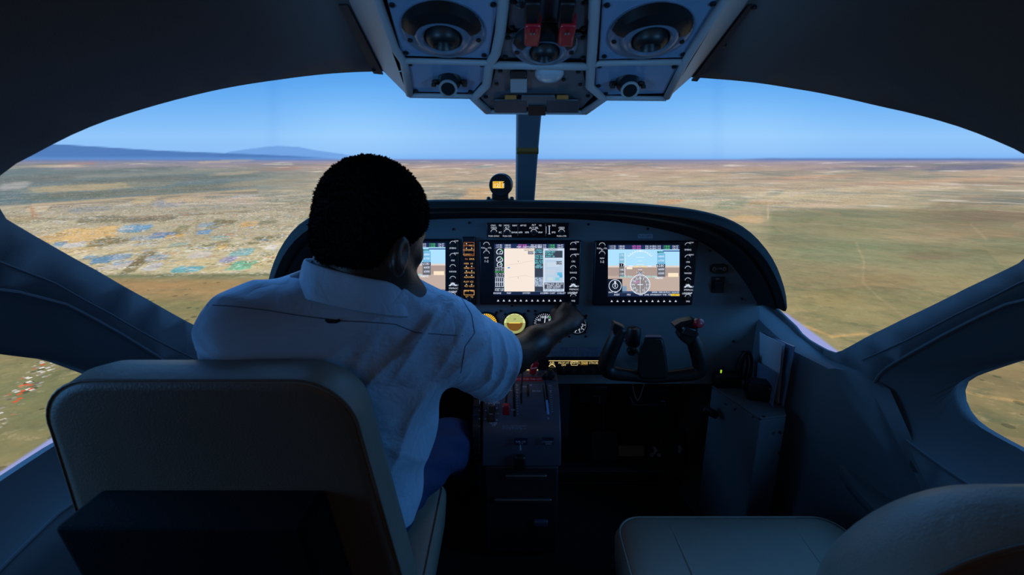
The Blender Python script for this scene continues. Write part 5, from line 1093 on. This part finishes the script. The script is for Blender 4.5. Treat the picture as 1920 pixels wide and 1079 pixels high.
# ------------------------------------------------------------------ seats
def rrect(w0, w1, z0, z1, r, n=10, rb=None):
    """outline of a seat back in (x, z): half width w0 at the top, w1 at the bottom"""
    P = []; rb = rb or r*.6
    def corner(cx, cz, a0, rr, k):
        for i in range(n+1):
            a = math.radians(a0+90*i/n); P.append((cx+rr*math.cos(a), cz+rr*math.sin(a)))
    corner(w0-r, z1-r, 0, r, 0); corner(-w0+r, z1-r, 90, r, 0)
    for t in (.25, .5, .75): P.append((-(w0+(w1-w0)*t), z1-r-(z1-r-z0-rb)*t))
    corner(-w1+rb, z0+rb, 180, rb, 0); corner(w1-rb, z0+rb, 270, rb, 0)
    for t in (.75, .5, .25): P.append((w0+(w1-w0)*t, z1-r-(z1-r-z0-rb)*t))
    return P
def make_seat(name, label, x, yb, ztop, cushion_y, lean, r=.10, w0=.222, w1=.262, th=.105, pouch=True):
    t = thing(name, label, 'seat', (x, yb+.25, FLOOR))
    z0 = .44; P = rrect(w0, w1, z0, ztop, r); cx = 0; cz = (z0+ztop)/2
    def ring(y, inset, dz=0):
        out = []
        for px_, pz_ in P:
            dx, dzz = px_-cx, pz_-cz; L_ = math.hypot(dx, dzz); f = (L_-inset)/L_
            X_, Z_ = cx+dx*f, cz+dzz*f+dz; out.append(Vector((x+X_, yb+y+lean*(ztop-Z_)+.0, Z_)))
        return out
    b = MB(); rings = [ring(.004, .08), ring(.004, .02), ring(.006, .008), ring(.012, .002)]; b.loft(rings, cap=True); b.build('back_shell', M_leatherback, t, smooth=60)
    f = MB(); rings = [ring(.008, .003), ring(.018, .0), ring(.05, -.004), ring(th-.025, .002), ring(th-.008, .012), ring(th, .030), ring(th+.006, .075)]; f.loft(rings, cap=True); f.build('backrest', M_leather, t, smooth=60)
    pp = ring(.0085, .0015); MB().tube(pp+[pp[0]], .0021, 8, cap=False).build('piping', M_leatherback, t, smooth=True)
    # cushion
    y0, y1 = cushion_y; hw = .27; C = []; rr = .06
    for cx_, cy_, a0 in ((hw-rr, y1-rr, 0), (-hw+rr, y1-rr, 90), (-hw+rr, y0+rr, 180), (hw-rr, y0+rr, 270)):
        for i in range(9): a = math.radians(a0+90*i/8); C.append((cx_+rr*math.cos(a), cy_+rr*math.sin(a)))
    def cr(z, ins, drop=0): 
        o = []
        for px_, py_ in C:
            d = Vector((px_, py_-(y0+y1)/2)); L_ = d.length; d = d*((L_-ins)/L_); fy = (d.y+(y0+y1)/2-y0)/(y1-y0); o.append(Vector((x+d.x, (y0+y1)/2+d.y, z+.012*fy)))
        return o
    MB().loft([cr(.29, .02), cr(.30, .004), cr(.34, 0), cr(.385, -.003), cr(.405, .006), cr(.414, .025), cr(.418, .08), cr(.419, .16)]).build('seat_cushion', M_leather, t, smooth=60)
    for k in (-1, 1):
        pts = [Vector((x+k*.145, y1+.001, .31)), Vector((x+k*.145, y1+.0025, .385)), Vector((x+k*.145, y1-.012, .4205)), Vector((x+k*.142, y1-.06, .4275)), Vector((x+k*.135, y0+.12, .4225))]
        MB().tube([Vector(p) for p in resample(chaikin(pts, 2, False), 24)], .0034, 8).build('seam', M_leather, t, smooth=True)
    pp = cr(.408, .008); MB().tube(pp+[pp[0]], .0024, 8, cap=False).build('piping', M_leather, t, smooth=True)
    MB().box((x, (y0+y1)/2+.02, .27), (.44, y1-y0-.08, .05)).build('seat_pan', M_dark, t, bevel=.006)
    for k in (-1, 1):
        MB().box((x+k*.17, (y0+y1)/2, FLOOR+.065), (.03, .30, .13)).build('leg', M_dark, t, bevel=.004)
        MB().box((x+k*.17, (y0+y1)/2, FLOOR+.008), (.05, .52, .016)).build('floor_rail', M_steel, t, bevel=.002)
        MB().box((x+k*.21, yb+th+.02, .40), (.02, .10, .16)).build('hinge_bracket', M_dark, t, bevel=.004)
    if pouch:
        zt = .762; yt = yb+.006+lean*(ztop-zt); dp = .078; hw_ = .172; off_ = -.012
        A = [Vector((x+off_-hw_, yt, zt)), Vector((x+off_+hw_, yt, zt)), Vector((x+off_+hw_-.005, yt-dp, zt-.004)), Vector((x+off_-hw_-.006, yt-dp, zt-.004))]
        yl = yb+.006+lean*(ztop-.46); B = [Vector((x+off_-hw_+.01, yl, .46)), Vector((x+off_+hw_+.03, yl, .46)), Vector((x+off_+hw_+.02, yl-dp, .46)), Vector((x+off_-hw_+.01, yl-dp, .46))]
        MB().loft([B, A]).build('back_pouch', mat('black_fabric', (4, 4, 7), .9, bump=.3, spec=.15), t, smooth=False, bevel=.008, seg=3)
    return t
make_seat('pilot_seat', 'cream leather pilot seat with a black box pouch on its back', -.445, .600, .955, (.74, 1.13), .13, r=.085, w0=.225, w1=.268)
make_seat('copilot_seat', 'empty cream leather seat on the right, with two piped seams along its cushion', .510, .335, .932, (.47, .975), .13, r=.14, w0=.168, w1=.205, pouch=False)

# ------------------------------------------------------------------ the pilot (implicit surfaces, meshed with surface nets)
V3 = lambda *a: np.array(a, float)
def sd_cap(P, a, b, ra, rb):
    a = np.asarray(a, float); b = np.asarray(b, float); ab = b-a; t = np.clip(((P-a) @ ab)/(ab @ ab), 0, 1); return np.linalg.norm(P-a-t[:, None]*ab, axis=1)-(ra+(rb-ra)*t)
def sd_ell(P, c, r, M=None):
    q = P-np.asarray(c, float)
    if M is not None: q = q @ M          # columns of M are the local axes
    r = np.asarray(r, float); k0 = np.linalg.norm(q/r, axis=1); k1 = np.linalg.norm(q/(r*r), axis=1)+1e-9; return k0*(k0-1)/k1
def smin(a, b, k): h = np.clip(.5+.5*(b-a)/k, 0, 1); return b+(a-b)*h-k*h*(1-h)
def smax(a, b, k): return -smin(-a, -b, k)
def noise3(P, sc, seed=0, oct_=3):
    r = np.random.default_rng(seed); o = np.zeros(len(P)); a = 1
    for k in range(oct_):
        for _ in range(5):
            d = r.normal(0, 1, 3); d /= np.linalg.norm(d); o += a*np.sin(P @ d*sc*2**k*r.uniform(.7, 1.3)+r.uniform(0, 6.28))/5
        a *= .55
    return o
def mesh_sdf(f, lo, hi, h, name, m, parent, smooth=True):
    lo = np.array(lo, float); hi = np.array(hi, float); n = np.ceil((hi-lo)/h).astype(int)+2; B = 6
    nb = (n+B-1)//B; n = nb*B
    ctr = np.stack(np.meshgrid(*[lo[i]+(np.arange(nb[i])+.5)*B*h-h*.5 for i in range(3)], indexing='ij'), -1).reshape(-1, 3)
    act = np.abs(f(ctr)) < B*h*1.15+.006; act = act.reshape(nb)
    vol = np.full(tuple(n), 1.0, np.float32)
    sgn = f(ctr).reshape(nb); vol[:] = np.repeat(np.repeat(np.repeat(np.sign(sgn), B, 0), B, 1), B, 2)
    mask = np.repeat(np.repeat(np.repeat(act, B, 0), B, 1), B, 2); idx = np.argwhere(mask); P = lo+idx*h
    out = np.empty(len(P), np.float32)
    for s_ in range(0, len(P), 400000): out[s_:s_+400000] = f(P[s_:s_+400000])
    vol[mask] = out
    neg = vol < 0; cnt = np.zeros(tuple(n-1), np.int8)
    for dx in (0, 1):
        for dy in (0, 1):
            for dz in (0, 1): cnt += neg[dx:n[0]-1+dx, dy:n[1]-1+dy, dz:n[2]-1+dz]
    cells = np.argwhere((cnt > 0) & (cnt < 8)); ids = np.full(tuple(n-1), -1, np.int32); ids[tuple(cells.T)] = np.arange(len(cells))
    acc = np.zeros((len(cells), 3)); num = np.zeros(len(cells))
    E = [(a, b) for a in [(i, j, k) for i in (0, 1) for j in (0, 1) for k in (0, 1)] for b in [(a[0]+1, a[1], a[2]), (a[0], a[1]+1, a[2]), (a[0], a[1], a[2]+1)] if max(b) < 2]
    for a, b in E:
        va = vol[tuple((cells+a).T)]; vb = vol[tuple((cells+b).T)]; c_ = (va < 0) != (vb < 0); t = np.where(c_, va/(va-vb+1e-12), 0)
        acc += np.where(c_[:, None], np.array(a)+(np.array(b)-np.array(a))*t[:, None], 0); num += c_
    V = lo+(cells+acc/num[:, None])*h
    Q = []
    for ax in range(3):
        o1, o2 = [k for k in range(3) if k != ax]; s0 = [slice(1, -1)]*3; s0[ax] = slice(0, -1)
        a = neg[tuple(s0)]; s1 = list(s0); s1[ax] = slice(1, None); b = neg[tuple(s1)]; L = np.argwhere(a != b)
        fl = a[tuple(L.T)]; base_ = L.copy(); base_[:, o1] += 1; base_[:, o2] += 1
        def cid(d1, d2): q = base_.copy(); q[:, o1] -= d1; q[:, o2] -= d2; q = np.clip(q, 0, np.array(ids.shape)-1); return ids[tuple(q.T)]
        q = np.stack([cid(1, 1), cid(0, 1), cid(0, 0), cid(1, 0)], 1); fl2 = fl if ax != 1 else ~fl
        q[~fl2] = q[~fl2][:, ::-1]; Q.append(q)
    Q = np.concatenate(Q); Q = Q[(Q >= 0).all(1)]
    me = bpy.data.meshes.new(name); me.vertices.add(len(V)); me.vertices.foreach_set('co', V.ravel()); me.loops.add(Q.size); me.loops.foreach_set('vertex_index', Q.ravel().astype(np.int32))
    me.polygons.add(len(Q)); me.polygons.foreach_set('loop_start', np.arange(0, Q.size, 4)); me.polygons.foreach_set('loop_total', np.full(len(Q), 4)); me.update(); me.validate()
    return link(name, me, m, parent, smooth)

psi, th = math.radians(25), math.radians(24)
hf = V3(math.sin(psi)*math.cos(th), math.cos(psi)*math.cos(th), -math.sin(th)); hr = V3(math.cos(psi), -math.sin(psi), 0); hu = np.cross(hr, hf)
HM = np.stack([hr, hf, hu], 1); HC = V3(-.2365, .830, 1.1535)
def H(x, y, z): return HC+hr*x+hf*y+hu*z
NB = V3(-.278, .805, 1.036)
SL, SR = V3(-.440, .765, .965), V3(-.128, .872, .914)
EL, WL = V3(-.525, .86, .715), V3(-.44, 1.08, .62)
ER, WR, KR = V3(.004, 1.085, .786), V3(.134, 1.262, .797), V3(.176, 1.318, .822)
yaw = math.atan2(SR[1]-SL[1], SR[0]-SL[0]); TM = np.array([[math.cos(yaw), -math.sin(yaw), 0], [math.sin(yaw), math.cos(yaw), 0], [0, 0, 1]])
HIP = V3(-.395, .885, .525); HR_, KN, AN = V3(-.315, .92, .505), V3(-.178, 1.185, .480), V3(-.165, 1.38, .235)
HL_, KL, AL = V3(-.475, .92, .505), V3(-.53, 1.19, .480), V3(-.55, 1.38, .235)
def head(P):
    d = sd_ell(P, H(0, 0, 0), (.077, .099, .088), HM)
    d = smin(d, sd_ell(P, H(0, .032, -.058), (.066, .068, .080), HM), .03)
    d = smin(d, sd_cap(P, H(-.022, .070, -.115), H(.022, .070, -.115), .030, .030), .03)
    for s_ in (-1, 1):
        d = smin(d, sd_cap(P, H(s_*.052, .00, -.075), H(s_*.030, .065, -.108), .022, .024), .02)      # jaw
        d = smin(d, sd_ell(P, H(s_*.044, .062, -.050), (.022, .018, .018), HM), .015)                 # cheek
        d = smax(d, -sd_ell(P, H(s_*.031, .098, -.022), (.019, .016, .012), HM), .012)                # eye socket
        d = smin(d, sd_ell(P, H(s_*.031, .080, -.023), (.014, .012, .012), HM), .003)                 # eyeball
        d = smin(d, sd_cap(P, H(s_*.012, .092, -.004), H(s_*.046, .076, -.006), .008, .007), .012)    # brow
        e = sd_ell(P, H(s_*.082, -.016, -.064), (.010, .020, .031), HM); e = smax(e, -sd_ell(P, H(s_*.094, -.012, -.060), (.010, .012, .020), HM), .005)
        e = smin(e, sd_ell(P, H(s_*.078, -.008, -.089), (.008, .010, .011), HM), .008); d = smin(d, e, .006)
    d = smin(d, sd_cap(P, H(0, .096, -.022), H(0, .116, -.052), .007, .012), .012)
    for s_ in (-1, 1): d = smin(d, sd_ell(P, H(s_*.012, .106, -.055), (.009, .010, .008), HM), .006)
    d = smin(d, sd_ell(P, H(0, .096, -.078), (.025, .012, .007), HM), .006); d = smin(d, sd_ell(P, H(0, .094, -.090), (.022, .012, .008), HM), .006)
    d = smax(d, -sd_ell(P, H(0, .110, -.0835), (.022, .006, .0022), HM), .003)
    d = smin(d, sd_cap(P, NB-V3(0, 0, .02), H(0, -.025, -.05), .062, .056), .025)
    return d
hd = KR-WR; hd /= np.linalg.norm(hd); hn = V3(.50, -.30, .80); hn -= hd*(hn @ hd); hn /= np.linalg.norm(hn); hc = np.cross(hn, hd)   # hc points to the thumb side or away
if hc[0] > 0: hc = -hc                                       # thumb side: to the left and up
def fingers():
    L = []
    for k, (o, l, c0) in enumerate([(.030, 1.0, 20), (.010, 1.08, 28), (-.010, 1.0, 36), (-.028, .82, 44)]):
        p = KR+hc*o-hd*(.004*abs(o-.008)/.01)-hn*.002; a = math.radians(c0); seg = []
        for ln, add in ((.040*l, 0), (.025*l, 58), (.020*l, 34)):
            a += math.radians(add); q = p+(hd*math.cos(a)-hn*math.sin(a))*ln+(-hc*.10*o/.03)*ln; seg.append((p, q)); p = q
        L.append(seg)
    t0 = WR+hc*.026+hd*.018-hn*.008; t1 = t0+(hd*.72+hc*.42-hn*.35)*.040; t2 = t1+(hd*.92-hn*.35-hc*.02)*.030; t3 = t2+(hd*.85-hn*.45-hc*.25)*.022
    L.append([(t0, t1), (t1, t2), (t2, t3)]); return L
FG = fingers()
def hand_(P):
    pc = (WR+KR)/2; M = np.stack([hc, hd, hn], 1)
    d = sd_ell(P, pc+hd*.004, (.040, .050, .019), M)
    for k in range(4):
        o = (.030, .010, -.010, -.028)[k]; d = smin(d, sd_cap(P, WR+hc*o*.5, KR+hc*o-hn*.002, .013, .0125), .010)
    for seg, r0 in zip(FG, (.0098, .0100, .0096, .0084, .0122)):
        dd = None
        for (a, b), r in zip(seg, (r0, r0*.93, r0*.86)):
            x = sd_cap(P, a, b, r, r*.95); dd = x if dd is None else smin(dd, x, .003)
            dd = smin(dd, np.linalg.norm(P-b, axis=1)-r*1.0, .003)
        d = smin(d, dd, .0055)
    return d
def lhand(P):
    d = sd_ell(P, V3(-.41, 1.14, .605), (.036, .048, .017))
    for k in range(4):
        o = -.028+.019*k; a = V3(-.41+o, 1.17, .605); b = a+V3(o*.2, .036, -.006); c = b+V3(0, .024, -.018); d = smin(d, sd_cap(P, a, b, .0095, .009), .006); d = smin(d, sd_cap(P, b, c, .009, .008), .004)
    d = smin(d, sd_cap(P, V3(-.385, 1.11, .60), V3(-.352, 1.15, .598), .012, .010), .01); return d
def arm_r(P): 
    d = sd_cap(P, SR, ER, .047, .040); d = smin(d, sd_cap(P, ER, ER*.55+WR*.45, .041, .040), .02); d = smin(d, sd_cap(P, ER*.55+WR*.45, WR, .040, .0275), .02)
    d = smin(d, sd_cap(P, WR, WR+hd*.02, .0275, .026), .01); return smin(d, hand_(P), .012)
def torso(P, g=0.):
    d = sd_cap(P, SL, SR, .066+g, .068+g)
    d = smin(d, sd_ell(P, (-.300, .832, .90), (.196+g, .112+g, .170), TM), .04)
    d = smin(d, sd_ell(P, (-.343, .862, .74), (.186+g, .118+g, .20), TM), .05)
    d = smin(d, sd_ell(P, (-.385, .875, .57), (.178+g, .125+g, .13)), .05)
    d = smin(d, sd_cap(P, NB+V3(-.03, 0, -.026), SL+V3(.02, 0, .015), .046, .048), .05); d = smin(d, sd_cap(P, NB+V3(.03, 0, -.012), SR+V3(-.03, 0, .02), .046, .048), .05)
    return d
def legs(P, g=0.):
    d = sd_ell(P, HIP, (.185+g, .140+g, .11+g))
    for a, b, c in ((HR_, KN, AN), (HL_, KL, AL)):
        d = smin(d, sd_cap(P, a, b, .082+g, .060+g), .04); d = smin(d, sd_cap(P, b, c, .058+g, .043+g*1.5), .03)
    return d
def body(P):
    d = smin(head(P), torso(P, -.012), .03); d = smin(d, arm_r(P), .02)
    d = smin(d, sd_cap(P, SL, EL, .045, .038), .02); d = smin(d, sd_cap(P, EL, WL, .038, .028), .02); d = smin(d, smin(sd_cap(P, WL, V3(-.42, 1.11, .608), .028, .024), lhand(P), .02), .01)
    d = smin(d, legs(P, -.008), .03)
    for a in (AN, AL): d = smin(d, sd_cap(P, a, a+V3(0, .02, -.06), .036, .032), .02); d = smin(d, sd_cap(P, a+V3(0, .01, -.075), a+V3(0, .13, -.085), .032, .026), .02)
    return d
PL = ('person in a pale blue short sleeved shirt, seen from behind, reaching for the middle display')
bo = mesh_sdf(body, (-.66, .62, FLOOR-.02), (.26, 1.62, 1.33), .0042, 'person', M_skin, None); tag(bo, PL, 'person')
# hair: short and woolly
def hair(P):
    q = (P-HC) @ HM; d = sd_ell(P, H(0, -.003, .003), (.0860, .1045, .0965), HM)
    d = smin(d, sd_ell(P, H(0, -.045, -.055), (.066, .050, .055), HM), .03)
    cut = q[:, 1]*.62-q[:, 2]*.80-.068+.0*q[:, 0]       # hairline over the forehead and in front of the ears
    cut = smax(cut, (q[:, 1]-.004)*.75-q[:, 2]*.65-.037, .012)
    d = smax(d, cut, .008); d = smax(d, -(q[:, 2]+.100), .006)
    for s_ in (-1, 1): d = smax(d, -sd_ell(P, H(s_*.084, -.014, -.066), (.022, .025, .034), HM), .006)
    return d+.0030*noise3(P, 640, 3, 2)+.0018*noise3(P, 1100, 5, 2)
ho = mesh_sdf(hair, HC-.15, HC+.14, .0022, 'hair', M_hair, bo)
def fuzz(o, n, L):
    me = o.data; bm = bmesh.new(); bm.from_mesh(me); bm.verts.ensure_lookup_table(); rr = random.Random(3); N_ = len(bm.verts)
    src = [(bm.verts[rr.randrange(N_)].co.copy(), None) for _ in range(n)]; hc_ = Vector(HC)
    for c_, _ in src:
        d = (c_-hc_).normalized()+Vector([rr.uniform(-.7, .7) for _ in range(3)]); d.normalize(); a = d.orthogonal().normalized()*.0011; b = d.cross(a).normalized()*.0011
        t1 = c_+d*L*rr.uniform(.5, 1); t2 = t1+a*1.4+d*L*.2
        v = [bm.verts.new(c_+a-d*.001), bm.verts.new(c_-a*.5+b-d*.001), bm.verts.new(c_-a*.5-b-d*.001), bm.verts.new(t1), bm.verts.new(t2)]
        for f in ((0, 1, 3), (1, 2, 3), (2, 0, 4), (0, 3, 4)): bm.faces.new([v[k] for k in f])
    bm.to_mesh(me); bm.free()
fuzz(ho, 14000, .0030)
ey = MB()
for s_ in (-1, 1): ey.lathe(Vector(H(s_*.031, .0855, -.023)), Vector(hf), [(.0001, .0078), (.004, .0066), (.0065, .0035), (.0072, 0)], 14)
ey.build('eyes', mat('eye_white', (200, 196, 190), .25), bo, smooth=True)

# shirt
ax = ER-SR; ax /= np.linalg.norm(ax); CE = SR+ax*.232; cn = ax*.93+V3(.30, .0, .25); cn /= np.linalg.norm(cn)
axl = EL-SL; axl /= np.linalg.norm(axl); CL = SL+axl*.20
def rid(x): return (1-np.abs(np.sin(x*.5)))**2
def bump(t, c, w_): return np.exp(-((t-c)/w_)**2)
def shirt(P):
    d = torso(P, .010)
    d = smin(d, sd_ell(P, (-.385, .872, .56), (.186, .132, .11)), .03)
    # right sleeve: loose, sagging below the arm
    sl = sd_cap(P, SR+V3(0, 0, .002), SR+ax*.26+V3(0, 0, -.010), .073, .062); sl = smin(sl, sd_cap(P, SR+ax*.05-V3(0, 0, .03), CE-V3(.035, .02, .066), .054, .044), .05)
    # folds running round the sleeve and fanning from the armpit
    t = (P-SR) @ ax; side = (P-SR) @ V3(.25, -.2, .94); warp = .010*noise3(P, 22, 7, 2)
    fold = -.0125*(rid((t*1.0+.35*side+warp)*130+side*20)-.25)*np.clip((t+.02)/.06, 0, 1)*(.55+.45*np.sin(side*38+1.5+t*20))
    sl = sl+fold
    sl = smax(sl, (P-CE) @ cn, .005)
    dsl = sd_cap(P, SR, ER+ax*.05, .0555, .053); inner_ = smax(dsl, -((P-CE) @ cn)-.035, .004)
    sl = np.maximum(sl, -inner_)
    # left sleeve
    sl2 = sd_cap(P, SL, SL+axl*.235, .073, .064); sl2 = sl2+.003*np.sin(((P-SL) @ axl+.01*noise3(P, 20, 9, 2))*120); sl2 = smax(sl2, (P-CL) @ axl-.02, .006)
    d = smin(smin(d, sl, .025), sl2, .03)
    # broad cloth folds over the back
    q = P-V3(-.12, .80, .86); u = q @ V3(.62, .1, -.78); v_ = q @ V3(.78, .1, .62)
    back = np.clip((.90-P[:, 1])/.05, 0, 1)
    f2 = -.0130*(rid(u*68+5*noise3(P, 9, 11, 2)+v_*18)-.3)*bump(np.linalg.norm(q*V3(1, .5, 1), axis=1), .10, .11)
    f3 = .0036*noise3(P*V3(1, 1, .6), 26, 13, 4)+.0045*np.abs(noise3(P*V3(1, 1, .7), 34, 31, 2))-.0055*(rid((P[:, 0]*.75+P[:, 2]*.5)*70+4*noise3(P, 8, 15, 2))-.3)*np.clip((.86-P[:, 2])/.2, 0, 1)
    f4 = -.0150*(rid((P[:, 0]*.9-P[:, 2]*.6)*105+2.5*noise3(P, 12, 17, 2))-.3)*bump(P[:, 0], -.165, .07)*bump(P[:, 2], .955, .06)     # pulls over the right shoulder
    d = d+back*(f2+f3+f4)
    # waist sag at the right side and opening at the neck
    cbs = sd_cap(P, NB+V3(.006, .008, -.035), NB+V3(.014, .010, -.010), .082, .074); cbs = smax(cbs, (P-NB-V3(.016, .008, -.010)) @ V3(.28, .15, .95), .008); d = smin(d, cbs, .03)
    neck = sd_cap(P, NB+V3(.006, .010, .0), NB+V3(.010, .014, .10), .052, .058); d = np.maximum(d, -neck)
    # sewn ridges: the yoke seam across the back and the shoulder seam of the right sleeve
    ys = YK(P); d = d-.0016*bump(P[:, 2], ys, .0022)*back
    d = d-.0018*bump(t, .018, .0025)*(P[:, 0] > -.2)-.002*bump((P-CE) @ cn, -.028, .0015)*(P[:, 0] > -.1)*(t > .1)
    return smax(d, .47-P[:, 2], .01)
def YK(P): return .958-.012*np.cos((P[:, 0]+.30)*9)-.055*np.clip((P[:, 0]+.22)/.1, 0, 1)**1.5*.55
sh = mesh_sdf(shirt, (-.68, .60, .44), (.16, 1.20, 1.10), .0040, 'shirt', M_shirt, bo)
# collar: stand and turned down leaf
def nring(zz, r, dz_front=-.03, sag=0, n=48, gap=.0):
    out = []; c0 = NB+V3(.008, .008, 0)
    for i in range(n+1):
        a = math.radians(100+gap+(340-2*gap)*i/n)      # opens at the throat
        d = V3(math.cos(a), math.sin(a), 0); f = .5+.5*math.sin(a)                   # 1 at the throat
        rr = r*(1+.06*abs(math.cos(a))); out.append(Vector(c0+d*rr+V3(0, 0, zz+dz_front*f-.021*d[0])))
    return out
cb = MB(); rings = [nring(-.010, .0760), nring(.022, .0755), nring(.038, .0740), nring(.0435, .0755), nring(.042, .0785), nring(.028, .0840, -.034), nring(.008, .0895, -.040), nring(-.012, .0945, -.052)]
cb.loft(rings, cap=False, closed=False); o = cb.build('collar', M_shirt, sh, smooth=True); sd = o.modifiers.new('solid', 'SOLIDIFY'); sd.thickness = .0022; o.modifiers.new('s', 'SUBSURF').render_levels = 1
# hanger loop under the yoke seam
lp = PY(625, 600, .735)
dg = bpy.context.evaluated_depsgraph_get()
hit, loc, nor, idx_ = sh.ray_cast(CAM-Vector(sh.matrix_world.translation) if False else CAM, ray(625, 600).normalized())
if hit: lp = loc
MB().tube([lp+Vector((-.011, -.001, 0)), lp+Vector((-.006, -.004, -.002)), lp+Vector((.006, -.004, -.002)), lp+Vector((.011, -.001, 0))], .0028, 8).build('hanger_loop', mat('black_tape', (10, 10, 14), .8), sh)
# seam stitching lines following the cloth
def drape(pts, name, r=.0008, m_=None):
    L = []
    for x, y in resample(pts, 40):
        h_, l_, n_, i_ = sh.ray_cast(CAM, ray(x, y).normalized())
        if h_: L.append(l_-ray(x, y).normalized()*.0002)
    if len(L) > 4: MB().tube(L, r, 6).build(name, m_ or mat('seam_thread', (66, 88, 118), .9), sh)
drape([(375,572),(430,574),(500,582),(560,592),(640,602),(700,605),(740,608),(780,624),(830,628),(868,630)], 'seam')
drape([(866,560),(884,590),(890,625),(872,650),(864,700)], 'seam')
# trousers
def trs(P):
    d = legs(P, .006); t = P[:, 1]
    d = d+.0035*np.sin((P[:, 1]*.8+P[:, 2]*.9+.02*noise3(P, 14, 21, 2))*90)*np.clip((P[:, 1]-.85)/.15, 0, 1)+.0015*noise3(P, 60, 23, 2)
    d = smax(d, P[:, 2]-.60, .01); return smax(d, .20-P[:, 2], .006)
tr = mesh_sdf(trs, (-.68, .70, .16), (-.04, 1.50, .66), .0055, 'trousers', M_jeans, bo)
# shoes
for a in (AN, AL):
    def shoe(P, a=a):
        d = sd_cap(P, a+V3(0, .0, -.075), a+V3(.0, .155, -.090), .040, .030); d = smin(d, sd_cap(P, a+V3(0, .0, -.03), a+V3(0, .03, -.07), .041, .044), .03); return smax(d, FLOOR+.002-P[:, 2], .003)
    mesh_sdf(shoe, a+V3(-.07, -.07, -.13), a+V3(.07, .22, .03), .005, 'shoe', mat('shoe_leather', (18, 16, 16), .4), bo)

# empties carry the parts they parent without moving them
for o in list(bpy.data.objects):
    if o.parent and o.parent.parent is None and o.type == 'MESH' and o.parent.type == 'EMPTY':
        o.matrix_parent_inverse = Matrix.Translation(-o.parent.location)
